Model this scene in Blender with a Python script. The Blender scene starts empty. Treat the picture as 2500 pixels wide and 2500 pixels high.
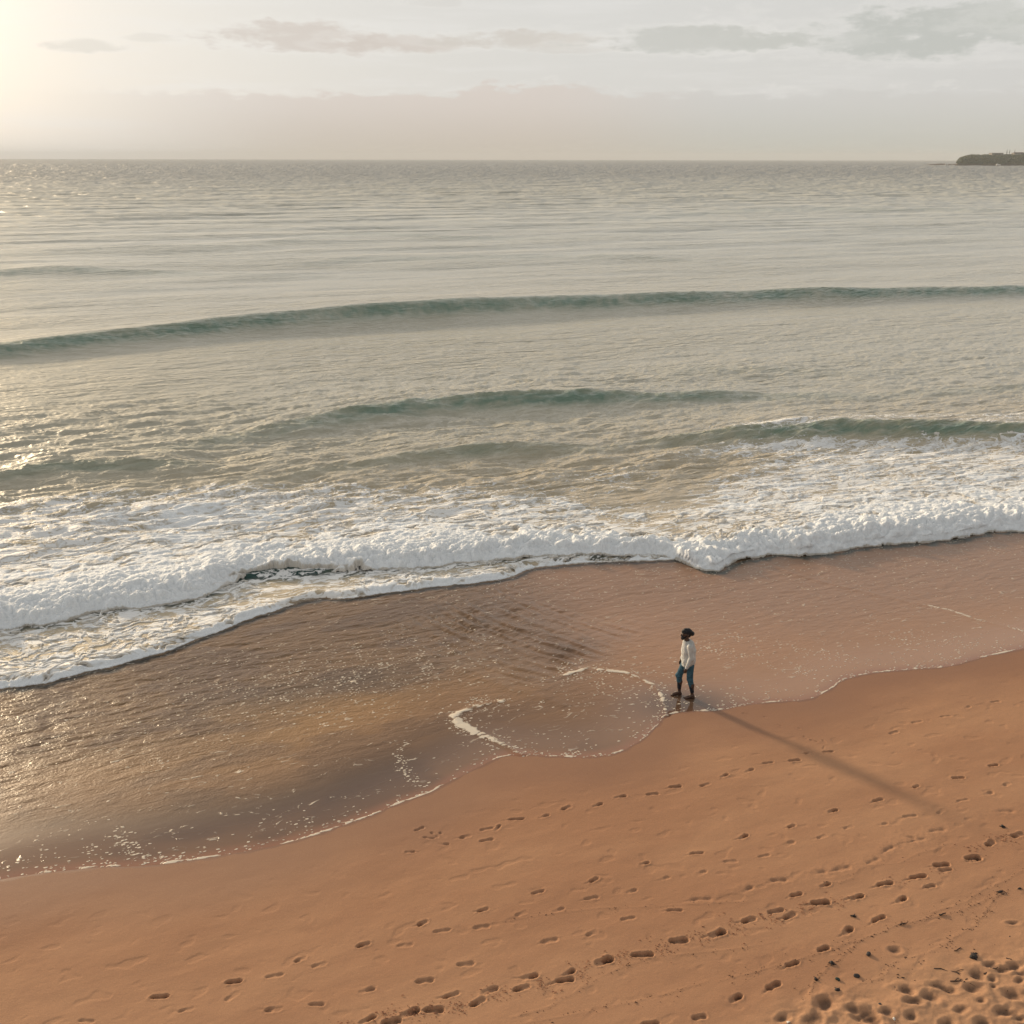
import bpy, bmesh, math, random
import numpy as np
from mathutils import Vector, Matrix
random.seed(7)
RNG = np.random.default_rng(11)
C = bpy.context.scene.collection
SC = bpy.context.scene
R = math.radians

# ------------------------------------------------------------------ camera
CAM_H, F_PX, PITCH = 12.0, 2507.0, R(18.99)
cam = bpy.data.cameras.new('camera')
cam.sensor_width = 36.0
cam.lens = 36.0 * F_PX / 2500.0
cam.clip_start, cam.clip_end = 0.5, 60000.0
camo = bpy.data.objects.new('camera', cam)
C.objects.link(camo)
camo.matrix_world = Matrix.Translation((0, 0, CAM_H)) @ Matrix.Rotation(R(90) - PITCH, 4, 'X') @ Matrix.Rotation(R(0.09), 4, 'Z')
SC.camera = camo

# ------------------------------------------------------------------ sky, sun, exposure
SUN_AZ, SUN_EL = R(-41.0), R(12.6)             # azimuth from +Y, negative = to the left
SUN_DIR = Vector((math.sin(SUN_AZ) * math.cos(SUN_EL), math.cos(SUN_AZ) * math.cos(SUN_EL), math.sin(SUN_EL)))
SC.view_settings.view_transform = 'Standard'
SC.view_settings.look = 'None'
SC.view_settings.exposure = 0.0
SC.view_settings.gamma = 1.0
SC.view_settings.use_curve_mapping = False

sun = bpy.data.lights.new('sun', 'SUN')
sun.energy, sun.angle, sun.color = 4.1, R(4.2), (1.0, 0.79, 0.54)
suno = bpy.data.objects.new('sun', sun)
C.objects.link(suno)
suno.rotation_euler = SUN_DIR.to_track_quat('Z', 'Y').to_euler()


class G:
    """small helper to write node graphs as expressions"""
    def __init__(self, tree):
        self.t = tree
        self.n = 0

    def node(self, kind, **kw):
        n = self.t.nodes.new(kind)
        n.location = (200 * (self.n % 12), -200 * (self.n // 12))
        self.n += 1
        for k, v in kw.items():
            setattr(n, k, v)
        return n

    def put(self, sock, v):
        if isinstance(v, bpy.types.NodeSocket):
            self.t.links.new(v, sock)
        elif v is not None:
            if sock.type == 'RGBA' and len(v) == 3:
                v = (*v, 1.0)
            sock.default_value = v

    def m(self, op, a, b=None, c=None, clamp=False):
        n = self.node('ShaderNodeMath', operation=op, use_clamp=clamp)
        self.put(n.inputs[0], a)
        if b is not None: self.put(n.inputs[1], b)
        if c is not None: self.put(n.inputs[2], c)
        return n.outputs[0]

    def add(self, a, b): return self.m('ADD', a, b)
    def sub(self, a, b): return self.m('SUBTRACT', a, b)
    def mul(self, a, b): return self.m('MULTIPLY', a, b)
    def pow(self, a, b): return self.m('POWER', a, b)

    def step(self, v, lo, hi, a=0.0, b=1.0):
        n = self.node('ShaderNodeMapRange', interpolation_type='SMOOTHSTEP')
        for s, x in zip(n.inputs[:5], (v, lo, hi, a, b)):
            self.put(s, x)
        return n.outputs[0]

    def lin(self, v, lo, hi, a=0.0, b=1.0):
        n = self.node('ShaderNodeMapRange')
        for s, x in zip(n.inputs[:5], (v, lo, hi, a, b)):
            self.put(s, x)
        return n.outputs[0]

    def mix(self, f, a, b, blend='MIX'):
        n = self.node('ShaderNodeMix', data_type='RGBA', blend_type=blend)
        self.put(n.inputs[0], f); self.put(n.inputs[6], a); self.put(n.inputs[7], b)
        return n.outputs[2]

    def noise(self, vec, scale, detail=3.0, rough=0.5, lac=2.0, dist=0.0, out=0):
        n = self.node('ShaderNodeTexNoise')
        self.put(n.inputs['Vector'], vec)
        n.inputs['Scale'].default_value = scale
        n.inputs['Detail'].default_value = detail
        n.inputs['Roughness'].default_value = rough
        n.inputs['Lacunarity'].default_value = lac
        n.inputs['Distortion'].default_value = dist
        return n.outputs[out]

    def voro(self, vec, scale, feature='F1', rand=1.0):
        n = self.node('ShaderNodeTexVoronoi', feature=feature)
        self.put(n.inputs['Vector'], vec)
        n.inputs['Scale'].default_value = scale
        n.inputs['Randomness'].default_value = rand
        return n

    def vec(self, x, y, z=0.0):
        n = self.node('ShaderNodeCombineXYZ')
        self.put(n.inputs[0], x); self.put(n.inputs[1], y); self.put(n.inputs[2], z)
        return n.outputs[0]

    def vmul(self, v, s):
        n = self.node('ShaderNodeVectorMath', operation='MULTIPLY')
        self.put(n.inputs[0], v); self.put(n.inputs[1], s)
        return n.outputs[0]

    def vadd(self, v, s):
        n = self.node('ShaderNodeVectorMath', operation='ADD')
        self.put(n.inputs[0], v); self.put(n.inputs[1], s)
        return n.outputs[0]

    def dot(self, v, s):
        n = self.node('ShaderNodeVectorMath', operation='DOT_PRODUCT')
        self.put(n.inputs[0], v); self.put(n.inputs[1], s)
        return n.outputs['Value']

    def attr(self, name, color=False):
        n = self.node('ShaderNodeAttribute', attribute_name=name)
        return n.outputs['Color' if color else 'Fac']

    def bump(self, h, strength=1.0, dist=1.0, normal=None):
        n = self.node('ShaderNodeBump')
        self.put(n.inputs['Height'], h)
        self.put(n.inputs['Strength'], strength)
        n.inputs['Distance'].default_value = dist
        if normal is not None: self.put(n.inputs['Normal'], normal)
        return n.outputs[0]


def build_world():
    w = bpy.data.worlds.new('World')
    SC.world = w
    w.use_nodes = True
    w.node_tree.nodes.clear()
    g = G(w.node_tree)
    out = g.node('ShaderNodeOutputWorld')
    bg = g.node('ShaderNodeBackground')
    bg.inputs['Strength'].default_value = 0.1
    sky = g.node('ShaderNodeTexSky', sky_type='NISHITA')
    sky.sun_disc = False
    sky.sun_elevation = SUN_EL
    sky.sun_rotation = SUN_AZ
    sky.air_density, sky.dust_density, sky.ozone_density = 1.0, 3.0, 1.0
    d = g.node('ShaderNodeTexCoord').outputs['Generated']
    sep = g.node('ShaderNodeSeparateXYZ'); g.put(sep.inputs[0], d)
    x, y, z = sep.outputs
    az = g.mul(g.m('ARCTAN2', x, y), 57.2958)
    el = g.mul(g.m('ARCSINE', z), 57.2958)
    cosang = g.dot(d, tuple(SUN_DIR))
    ang = g.mul(g.m('ARCCOSINE', g.m('MINIMUM', cosang, 0.99999)), 57.2958)
    # thin overcast veil: milky low down, greyer overhead and away from the sun
    high = g.step(el, 6.0, 60.0)
    veil = g.mix(high, (7.15, 7.05, 6.8), (4.35, 4.3, 4.25))
    veil = g.mix(g.mul(g.step(el, 7.0, 15.0), g.step(el, 28.0, 50.0, 1, 0)), veil, (10.2, 10.1, 9.8))
    away = g.step(ang, 40.0, 150.0)
    veil = g.mix(away, veil, g.mix(high, (5.0, 5.0, 5.0), (3.3, 3.4, 3.5)))
    col = g.mix(0.92, sky.outputs[0], veil)
    ae = g.vec(az, g.mul(el, 3.2))
    n1 = g.noise(ae, 0.16, 6, 0.58)
    n2 = g.noise(g.vec(g.mul(az, 0.35), g.mul(el, 3.6)), 0.30, 5, 0.6)
    n3 = g.noise(ae, 0.55, 5, 0.6)

    n4 = g.noise(g.vec(az, g.mul(el, 2.2)), 1.0, 6, 0.68)
    nz = g.add(g.mul(n1, 0.55), g.add(g.mul(n3, 0.35), g.mul(n4, 0.25)))       # about 0.57 +- 0.12

    def ell(a0, e0, ra, re):
        u = g.pow(g.m('ABSOLUTE', g.mul(g.sub(az, a0), 1 / ra)), 2.0)
        # flat underside, heaped top
        dv = g.sub(el, e0)
        v = g.m('MAXIMUM', g.mul(dv, 1 / re), g.mul(dv, -1.5 / re))
        v = g.pow(v, 2.0)
        return g.add(g.sub(1.0, g.add(u, v)), g.mul(g.sub(nz, 0.575), 8.0))

    # broad faint mottling
    col = g.mix(g.step(n2, 0.45, 0.72, 0, 0.30), col, (8.3, 8.15, 7.9))
    # low bank along the horizon with a bumpy top
    top = g.add(3.2, g.add(g.mul(g.sub(n3, 0.5), 1.5), g.mul(g.sub(n4, 0.5), 0.9)))
    hump = g.mul(g.pow(2.718, g.mul(g.pow(g.mul(g.sub(az, 2.3), 0.50), 2.0), -1.0)), 0.65)
    hump2 = g.mul(g.pow(2.718, g.mul(g.pow(g.mul(g.sub(az, -1.3), 0.9), 2.0), -1.0)), 0.5)
    top = g.add(top, g.add(hump, hump2))
    bank = g.step(g.sub(top, el), -0.06, 0.30)
    side = g.step(az, -25.0, -9.0)
    bankcol = g.mix(g.step(el, 0.0, 3.4), g.mix(g.step(az, 0, 14), (5.7, 5.0, 4.2), (5.4, 5.35, 4.7)),
                    g.mix(g.step(az, 0, 12), (6.85, 6.15, 5.6), (6.4, 6.25, 5.95)))
    col = g.mix(g.mul(bank, g.mul(side, 0.92)), col, bankcol)
    rim = g.mul(g.step(g.m('ABSOLUTE', g.sub(g.sub(top, el), -0.05)), 0.0, 0.22, 1, 0), g.mul(side, g.step(n4, 0.45, 0.65, 0, 0.35)))
    col = g.mix(rim, col, (8.2, 8.0, 7.6))
    # cloud bodies (azimuth, elevation, half sizes in degrees, colour, opacity)
    bodies = [(-11.0, 5.55, 5.2, .85, (6.35, 5.75, 5.2), .85), (-5.6, 5.45, 4.0, .55, (6.3, 5.7, 5.15), .85),
              (0.5, 5.65, 5.5, .55, (6.4, 6.0, 5.45), .85), (3.4, 5.25, 3.0, .3, (6.5, 6.2, 5.7), .6),
              (-20.8, 5.0, 2.3, .40, (7.1, 6.7, 6.0), .75), (-18.0, 5.45, 1.6, .25, (7.2, 6.8, 6.1), .6),
              (20.5, 5.55, 10.0, 1.55, (5.4, 5.5, 5.15), .95), (10.0, 5.5, 6.5, .75, (5.8, 5.8, 5.4), .85),
              (25.0, 7.7, 6.0, .35, (5.6, 5.6, 5.3), .7), (-4.0, 7.3, 1.6, .28, (6.6, 6.4, 6.0), .5),
              (33.0, 5.9, 9, 1.3, (5.5, 5.6, 5.2), .9), (-35, 7.0, 6, 0.9, (7, 6.8, 6.2), .7)]
    for a0, e0, ra, re, cc, op in bodies:
        f = ell(a0, e0, ra, re)
        col = g.mix(g.step(f, -0.9, 0.2, 0, 0.30 * op), col, (8.4, 8.2, 7.8))
        col = g.mix(g.step(f, -0.2, 0.9, 0, op), col, cc)
    # glow of the veiled sun
    glow = g.pow(2.718, g.mul(g.pow(g.mul(ang, 1 / 25.0), 2.0), -1.0))
    col = g.mix(1.0, col, g.mix(glow, (0, 0, 0), (2.1, 2.0, 1.8)), 'ADD')
    core = g.pow(2.718, g.mul(g.pow(g.mul(ang, 1 / 8.5), 2.0), -1.0))
    col = g.mix(1.0, col, g.mix(core, (0, 0, 0), (70.0, 47.0, 18.0)), 'ADD')
    g.put(bg.inputs['Color'], col)
    g.t.links.new(bg.outputs[0], out.inputs[0])
build_world()

# ------------------------------------------------------------------ small tools
K = 2500.0 / 1932.0
SHORE = np.array((0.926, 0.376))     # along the shore
SEAW = np.array((-0.376, 0.926))     # towards the sea


def sand_level(s):
    s = np.asarray(s, dtype=np.float64)
    up = 0.035 * (18.0 - s)
    up = np.where(up > 0.5, 0.5 + 1.4 * (1 - np.exp(-(up - 0.5) / 1.4)), up)
    dn = -0.03 * (s - 18.0)
    far = -0.24 - 0.06 * (s - 26.0)
    far = np.maximum(far, -4.0)
    return np.where(s < 18, up, np.where(s < 26, dn, far))


def ground_at(px, py, level=None):
    """ground point that the survey photograph shows at pixel (px, py) of 2500"""
    x, y = (px - 1250) / F_PX, (py - 1250) / F_PX
    z = 0.0
    for _ in range(6):
        zc = (CAM_H - z) / (math.sin(PITCH) + y * math.cos(PITCH))
        X, Y = x * zc, zc * (math.cos(PITCH) - y * math.sin(PITCH))
        z = float(sand_level(-0.376 * X + 0.926 * Y)) if level is None else level
    return X, Y, z


def W(px, py, level=None): return ground_at(px * K, py * K, level)      # measured on a 1932 px view
def crA(px, py): return ground_at(px * .647, 1650 + py * .647)
def crB(px, py): return ground_at(1250 + px * .647, 1650 + py * .647)
def crC(px, py): return ground_at(1900 + px * .31056, 2000 + py * .31056)


def st(X, Y): return -0.376 * X + 0.926 * Y, 0.926 * X + 0.376 * Y


_g = np.random.default_rng(5).uniform(0, 2 * np.pi, 4096)
_gx, _gy = np.cos(_g).astype(np.float32), np.sin(_g).astype(np.float32)


def pn(x, y, seed=0):
    """gradient noise, about -0.7 .. 0.7"""
    x = np.asarray(x, np.float64); y = np.asarray(y, np.float64)
    xi = np.floor(x).astype(np.int64); yi = np.floor(y).astype(np.int64)
    fx = (x - xi).astype(np.float32); fy = (y - yi).astype(np.float32)
    u = fx * fx * fx * (fx * (fx * 6 - 15) + 10)
    v = fy * fy * fy * (fy * (fy * 6 - 15) + 10)

    def corner(ix, iy, dx, dy):
        h = (ix * 374761393 + iy * 668265263 + seed * 974634777) & 0x7fffffff
        h = ((h ^ (h >> 13)) * 1274126177) & 0x7fffffff
        h = (h ^ (h >> 16)) & 4095
        return _gx[h] * dx + _gy[h] * dy
    a = corner(xi, yi, fx, fy); b = corner(xi + 1, yi, fx - 1, fy)
    c = corner(xi, yi + 1, fx, fy - 1); e = corner(xi + 1, yi + 1, fx - 1, fy - 1)
    return (a + u * (b - a)) * (1 - v) + (c + u * (e - c)) * v


def fbm(x, y, octv=4, seed=0, gain=0.5, lac=2.03):
    o, a, f = 0.0, 1.0, 1.0
    for i in range(octv):
        o = o + a * pn(x * f, y * f, seed + i * 17)
        a *= gain; f *= lac
    return o


def sstep(a, b, x):
    t = np.clip((x - a) / (b - a), 0, 1)
    return t * t * (3 - 2 * t)


def line_st(pts, level=None):
    """1932-px polyline -> (t, s) sorted along the shore"""
    q = []
    for p in pts:
        X, Y, _ = W(p[0], p[1], level)
        s, t = st(X, Y)
        q.append((t, s) + tuple(p[2:]))
    q.sort()
    return np.array(q)


def interp_line(q, t, col=1):
    """smooth (monotone-ish cubic) interpolation, flat slopes continued past the ends"""
    x, y = q[:, 0], q[:, col]
    m = np.gradient(y, x)
    i = np.clip(np.searchsorted(x, t) - 1, 0, len(x) - 2)
    h = x[i + 1] - x[i]
    u = np.clip((t - x[i]) / h, 0, 1)
    r = ((2 * u**3 - 3 * u**2 + 1) * y[i] + (u**3 - 2 * u**2 + u) * h * m[i] * .8
         + (-2 * u**3 + 3 * u**2) * y[i + 1] + (u**3 - u**2) * h * m[i + 1] * .8)
    return r


def dist_poly(X, Y, pts, reach):
    """distance of points to a polyline (only within reach) and position 0..1 along it"""
    P = np.array([W(*p)[:2] for p in pts])
    D = np.full(X.shape, 1e3, np.float32); U = np.zeros(X.shape, np.float32)
    sel = np.nonzero((X > P[:, 0].min() - reach) & (X < P[:, 0].max() + reach) & (Y > P[:, 1].min() - reach) & (Y < P[:, 1].max() + reach))
    x, y = X[sel], Y[sel]
    seg = np.hypot(*(P[1:] - P[:-1]).T); cum = np.concatenate(([0], np.cumsum(seg)))
    bd = np.full(x.shape, 1e3); bu = np.zeros(x.shape)
    for i in range(len(P) - 1):
        a, b = P[i], P[i + 1]
        v = b - a
        k = np.clip(((x - a[0]) * v[0] + (y - a[1]) * v[1]) / (v @ v), 0, 1)
        d = np.hypot(x - a[0] - k * v[0], y - a[1] - k * v[1])
        w = d < bd
        bd[w] = d[w]; bu[w] = (cum[i] + k[w] * seg[i]) / cum[-1]
    D[sel] = bd; U[sel] = bu
    return D, U


def grid_mesh(name, X, Y, Z, keep=None, attrs=None, mat=None, parent=None):
    """one mesh from a grid of points; keep = mask of quads"""
    r, c = X.shape
    idx = np.arange(r * c, dtype=np.int32).reshape(r, c)
    q = np.stack((idx[:-1, :-1], idx[:-1, 1:], idx[1:, 1:], idx[1:, :-1]), -1).reshape(-1, 4)
    if keep is not None:
        q = q[keep.reshape(-1)]
    used = np.zeros(r * c, bool); used[q.reshape(-1)] = True
    remap = np.cumsum(used, dtype=np.int32) - 1
    q = remap[q]
    co = np.stack((X, Y, Z), -1).reshape(-1, 3)[used].astype(np.float32)
    me = bpy.data.meshes.new(name)
    me.vertices.add(len(co)); me.vertices.foreach_set('co', co.ravel())
    me.loops.add(q.size); me.loops.foreach_set('vertex_index', q.ravel())
    me.polygons.add(len(q))
    me.polygons.foreach_set('loop_start', np.arange(0, q.size, 4, dtype=np.int32))
    me.polygons.foreach_set('use_smooth', np.ones(len(q), bool))
    for k, v in (attrs or {}).items():
        if v.ndim == 3:
            at = me.attributes.new(k, 'FLOAT_COLOR', 'POINT')
            w = np.concatenate((v.reshape(-1, 3)[used], np.ones((used.sum(), 1))), 1)
            at.data.foreach_set('color', w.astype(np.float32).ravel())
        else:
            at = me.attributes.new(k, 'FLOAT', 'POINT')
            at.data.foreach_set('value', v.reshape(-1)[used].astype(np.float32))
    me.update(calc_edges=True)
    me.validate()
    o = bpy.data.objects.new(name, me)
    C.objects.link(o)
    if mat: me.materials.append(mat)
    if parent: o.parent = parent
    return o


def raw_mesh(name, V, Fc, mat=None, parent=None, smooth=True):
    me = bpy.data.meshes.new(name)
    me.from_pydata([tuple(map(float, v)) for v in V], [], [tuple(map(int, f)) for f in Fc])
    if smooth: me.polygons.foreach_set('use_smooth', [True] * len(me.polygons))
    me.update()
    o = bpy.data.objects.new(name, me)
    C.objects.link(o)
    if mat: me.materials.append(mat)
    if parent: o.parent = parent
    return o


def bm_obj(name, bm, mat=None, parent=None, smooth=False):
    bmesh.ops.recalc_face_normals(bm, faces=bm.faces)
    me = bpy.data.meshes.new(name)
    bm.to_mesh(me); bm.free()
    if smooth: me.polygons.foreach_set('use_smooth', [True] * len(me.polygons))
    o = bpy.data.objects.new(name, me)
    C.objects.link(o)
    if mat: me.materials.append(mat)
    if parent: o.parent = parent
    return o


def tag(o, label=None, cat=None, group=None, kind=None):
    if label: o['label'] = label
    if cat: o['category'] = cat
    if group: o['group'] = group
    if kind: o['kind'] = kind
    return o


def new_mat(name):
    m = bpy.data.materials.new(name)
    m.use_nodes = True
    m.node_tree.nodes.clear()
    g = G(m.node_tree)
    out = g.node('ShaderNodeOutputMaterial')
    b = g.node('ShaderNodeBsdfPrincipled')
    g.t.links.new(b.outputs[0], out.inputs[0])
    return m, g, b


def pos_ts(g):
    """world position turned into along-shore / seaward coordinates"""
    p = g.node('ShaderNodeNewGeometry').outputs['Position']
    t = g.dot(p, (0.926, 0.376, 0)); s = g.dot(p, (-0.376, 0.926, 0))
    return p, t, s

# ------------------------------------------------------------------ materials of the setting
def mat_water():
    m, g, b = new_mat('sea_water')
    p, t, s = pos_ts(g)
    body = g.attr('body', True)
    rip, foam, speck, silk = g.attr('ripple'), g.attr('foam'), g.attr('speck'), g.attr('chop')
    far = g.attr('far')
    # lace of foam
    wv = g.noise(g.vec(t, s), 0.9, 3, 0.5, out=1)
    wv2 = g.vadd(g.vec(g.mul(t, 0.62), g.mul(s, 1.15)), g.vmul(g.vadd(wv, (-.5, -.5, -.5)), (0.9, 0.9, 0)))
    r1 = g.m('ABSOLUTE', g.sub(g.noise(wv2, 0.95, 4, 0.55), 0.5))
    r2 = g.m('ABSOLUTE', g.sub(g.noise(wv2, 2.6, 4, 0.6), 0.5))
    lace = g.sub(1.0, g.m('MINIMUM', g.mul(r1, 5.5), g.add(g.mul(r2, 5.0), 0.12)))
    brk = g.noise(wv2, 9.0, 3, 0.6)
    lace = g.add(lace, g.mul(g.sub(brk, 0.5), 1.1))
    th = g.sub(1.12, foam)
    ff = g.step(lace, g.sub(th, 0.12), g.add(th, 0.14))
    # bubbles and flecks
    vo = g.voro(g.vadd(g.vec(g.mul(t, 0.62), g.mul(s, 1.1)), g.vmul(g.noise(g.vec(t, s), 9.0, 2, .5, out=1), (.05, .05, 0))), 21.0)
    rnd = g.node('ShaderNodeSeparateColor'); g.put(rnd.inputs[0], vo.outputs['Color'])
    clump = g.noise(g.vec(t, s), 2.3, 3, 0.6)
    dens = g.mul(speck, g.add(g.step(clump, 0.38, 0.66, 0.15, 1.5), g.step(speck, .6, 1.0, 0, .6)))
    dot = g.mul(g.step(vo.outputs['Distance'], g.add(0.12, g.mul(rnd.outputs[1], 0.30)), g.add(0.24, g.mul(rnd.outputs[1], 0.36)), 1, 0),
                g.m('LESS_THAN', rnd.outputs[0], dens))
    ff = g.m('MAXIMUM', ff, dot)
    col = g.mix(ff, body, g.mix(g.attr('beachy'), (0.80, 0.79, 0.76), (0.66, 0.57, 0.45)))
    g.put(b.inputs['Base Color'], col)
    b.inputs['Specular IOR Level'].default_value = 0.5
    g.put(b.inputs['Roughness'], g.m('MAXIMUM', g.mul(ff, 0.7), g.attr('gloss')))
    g.put(b.inputs['IOR'], g.lin(g.attr('beachy'), 0, 1, 1.333, 1.38))
    # ripples: stretched along the shore, three sizes
    q = g.vec(g.mul(t, 0.22), s)
    h = g.mul(g.noise(q, 0.55, 3, 0.5), 0.17)
    h = g.add(h, g.mul(g.noise(g.vec(g.mul(t, 0.7), s), 0.95, 3, 0.6), 0.06))
    h = g.add(h, g.mul(g.m('ABSOLUTE', g.sub(g.noise(g.vec(g.mul(t, 0.30), s), 1.1, 3, 0.5, dist=0.3), 0.5)), -0.34))
    h = g.add(h, g.mul(g.m('ABSOLUTE', g.sub(g.noise(g.vec(g.mul(t, 0.32), s), 3.0, 2, 0.5, dist=0.3), 0.5)), -0.11))
    h = g.add(h, g.mul(g.noise(g.vec(g.mul(t, 0.26), s), 2.4, 4, 0.55, dist=0.4), 0.045))
    h = g.add(h, g.mul(g.noise(g.vec(g.mul(t, 0.14), s), 0.16, 3, 0.55), g.mul(far, 1.1)))
    h = g.add(h, g.mul(g.noise(g.vec(g.mul(t, 0.12), s), 0.035, 2, 0.5), g.mul(far, 3.2)))
    h = g.mul(h, silk)
    h2 = g.mul(g.noise(g.vec(g.mul(t, 0.42), s), 5.5, 4, 0.6, dist=0.5), 0.027)
    h2 = g.add(h2, g.mul(g.noise(g.vec(t, g.mul(s, 1.4)), 17.0, 2, 0.6), 0.010))
    h2 = g.add(h2, g.mul(g.noise(g.vec(g.mul(t, 0.35), s), 3.2, 3, 0.5, dist=0.6), g.attr('wavelet')))
    h2 = g.mul(h2, rip)
    hh = g.add(g.add(h, h2), g.mul(ff, 0.012))
    g.put(b.inputs['Normal'], g.bump(hh, 1.0, 1.0))
    return m


def mat_foam():
    m, g, b = new_mat('white_water')
    p, t, s = pos_ts(g)
    n = g.noise(p, 5.0, 6, 0.65)
    n2 = g.noise(p, 22.0, 4, 0.6)
    th = g.attr('thick')
    col = g.mix(g.step(th, 0.0, 0.42), (0.62, 0.57, 0.49), (0.86, 0.88, 0.88))
    col = g.mix(g.step(n, 0.35, 0.6, 0.25, 0), col, (0.70, 0.71, 0.70))
    g.put(b.inputs['Base Color'], col)
    b.inputs['Roughness'].default_value = 0.75
    b.inputs['Subsurface Weight'].default_value = 0.6
    b.inputs['Subsurface Scale'].default_value = 0.10
    b.inputs['Subsurface Radius'].default_value = (1.0, 1.0, 1.0)
    g.put(b.inputs['Normal'], g.bump(g.add(g.mul(n, 0.10), g.mul(n2, 0.025)), 1.0, 1.0))
    return m


def mat_sand():
    m, g, b = new_mat('beach_sand')
    p, t, s = pos_ts(g)
    damp, dry = g.attr('damp'), g.attr('loose')
    big = g.noise(g.vec(g.mul(t, 0.4), s), 0.5, 4, 0.55)
    mid = g.noise(p, 3.0, 5, 0.6)
    fine = g.noise(p, 60.0, 3, 0.7)
    col = g.mix(g.step(big, 0.35, 0.65), (0.390, 0.198, 0.106), (0.450, 0.240, 0.130))
    col = g.mix(g.mul(dry, g.step(mid, 0.3, 0.65, 0.5, 1.0)), col, (0.48, 0.268, 0.146))
    col = g.mix(g.step(mid, 0.45, 0.72, 0, 0.25), col, (0.36, 0.185, 0.105))
    col = g.mix(damp, col, (0.225, 0.112, 0.066))
    col = g.mix(g.mul(g.attr('trod_shade'), .9), col, (0.075, 0.045, 0.033))  # shade of the hollows painted in, on top of damp trodden sand
    col = g.mix(g.step(fine, 0.3, 0.7, 0.16, 0.0), col, (0.12, 0.065, 0.04))
    col = g.mix(g.step(fine, 0.55, 0.8, 0.0, 0.18), col, (0.72, 0.48, 0.30))
    g.put(b.inputs['Base Color'], col)
    g.put(b.inputs['Roughness'], g.lin(damp, 0, 1, 0.95, 0.55))
    b.inputs['Specular IOR Level'].default_value = 0.25
    h = g.add(g.mul(g.noise(g.vec(g.mul(t, 0.6), s), 2.2, 5, 0.55), 0.014), g.mul(g.noise(p, 26.0, 4, 0.65), 0.0045))
    h = g.add(h, g.mul(g.noise(p, 130.0, 2, 0.6), 0.0016))
    g.put(b.inputs['Normal'], g.bump(h, g.lin(damp, 0, 1, 0.9, 0.15), 1.0))
    return m


def mat_plain(name, col, rough=0.8, var=0.25, scale=8.0, bump=0.0, spec=0.3):
    m, g, b = new_mat(name)
    p = g.node('ShaderNodeTexCoord').outputs['Object']
    n = g.noise(p, scale, 4, 0.6)
    dark = tuple(c * (1 - var) for c in col); lite = tuple(min(1, c * (1 + var)) for c in col)
    g.put(b.inputs['Base Color'], g.mix(g.step(n, 0.3, 0.7), dark, lite))
    b.inputs['Roughness'].default_value = rough
    b.inputs['Specular IOR Level'].default_value = spec
    if bump: g.put(b.inputs['Normal'], g.bump(n, 1.0, bump))
    return m

WATER, FOAM, SAND = mat_water(), mat_foam(), mat_sand()

# ------------------------------------------------------------------ lines surveyed on the shore (1932-px view)
EDGE = line_st([(-500, 1745), (-250, 1700), (0, 1662), (60, 1652), (160, 1640), (300, 1632), (420, 1615), (520, 1597), (600, 1575), (700, 1540), (760, 1515),
                (810, 1497), (850, 1475), (900, 1450), (950, 1428), (985, 1424), (1040, 1427), (1110, 1428), (1160, 1422), (1205, 1400),
                (1240, 1370), (1258, 1350), (1300, 1342), (1350, 1340), (1400, 1330), (1450, 1325), (1530, 1318), (1570, 1298), (1590, 1283),
                (1640, 1270), (1720, 1262), (1790, 1256), (1850, 1240), (1932, 1222), (2100, 1180), (2300, 1150), (2600, 1090)])
BORE = line_st([(-600, 1320), (-300, 1255), (0, 1210), (100, 1195), (180, 1172), (280, 1165), (370, 1150), (440, 1125), (500, 1108), (560, 1106), (640, 1100), (700, 1095),
                (850, 1082), (930, 1075), (1000, 1068), (1080, 1063), (1200, 1058), (1270, 1060), (1320, 1077), (1350, 1080), (1390, 1064), (1450, 1052),
                (1520, 1048), (1600, 1036), (1700, 1026), (1790, 1018), (1850, 1006), (1932, 1000), (2100, 985), (2400, 950), (2800, 900)])
BACK = line_st([(-600, 1080), (0, 1000), (100, 990), (250, 975), (420, 965), (600, 955), (800, 960), (1000, 965), (1150, 985), (1280, 975), (1330, 950),
                (1400, 915), (1500, 880), (1600, 862), (1700, 845), (1800, 852), (1932, 840), (2200, 820), (2600, 800)])
RIM = line_st([(-600, 1430), (-300, 1365), (0, 1308), (80, 1295), (180, 1270), (300, 1240), (400, 1205), (500, 1170), (560, 1150), (610, 1140), (640, 1140), (720, 1130),
               (800, 1120), (900, 1108), (950, 1102), (1000, 1085), (1150, 1068), (1280, 1060)])
T_POCKET = st(*W(555, 1110)[:2])[1]
T_RIM_END = st(*W(1275, 1060)[:2])[1]
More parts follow.
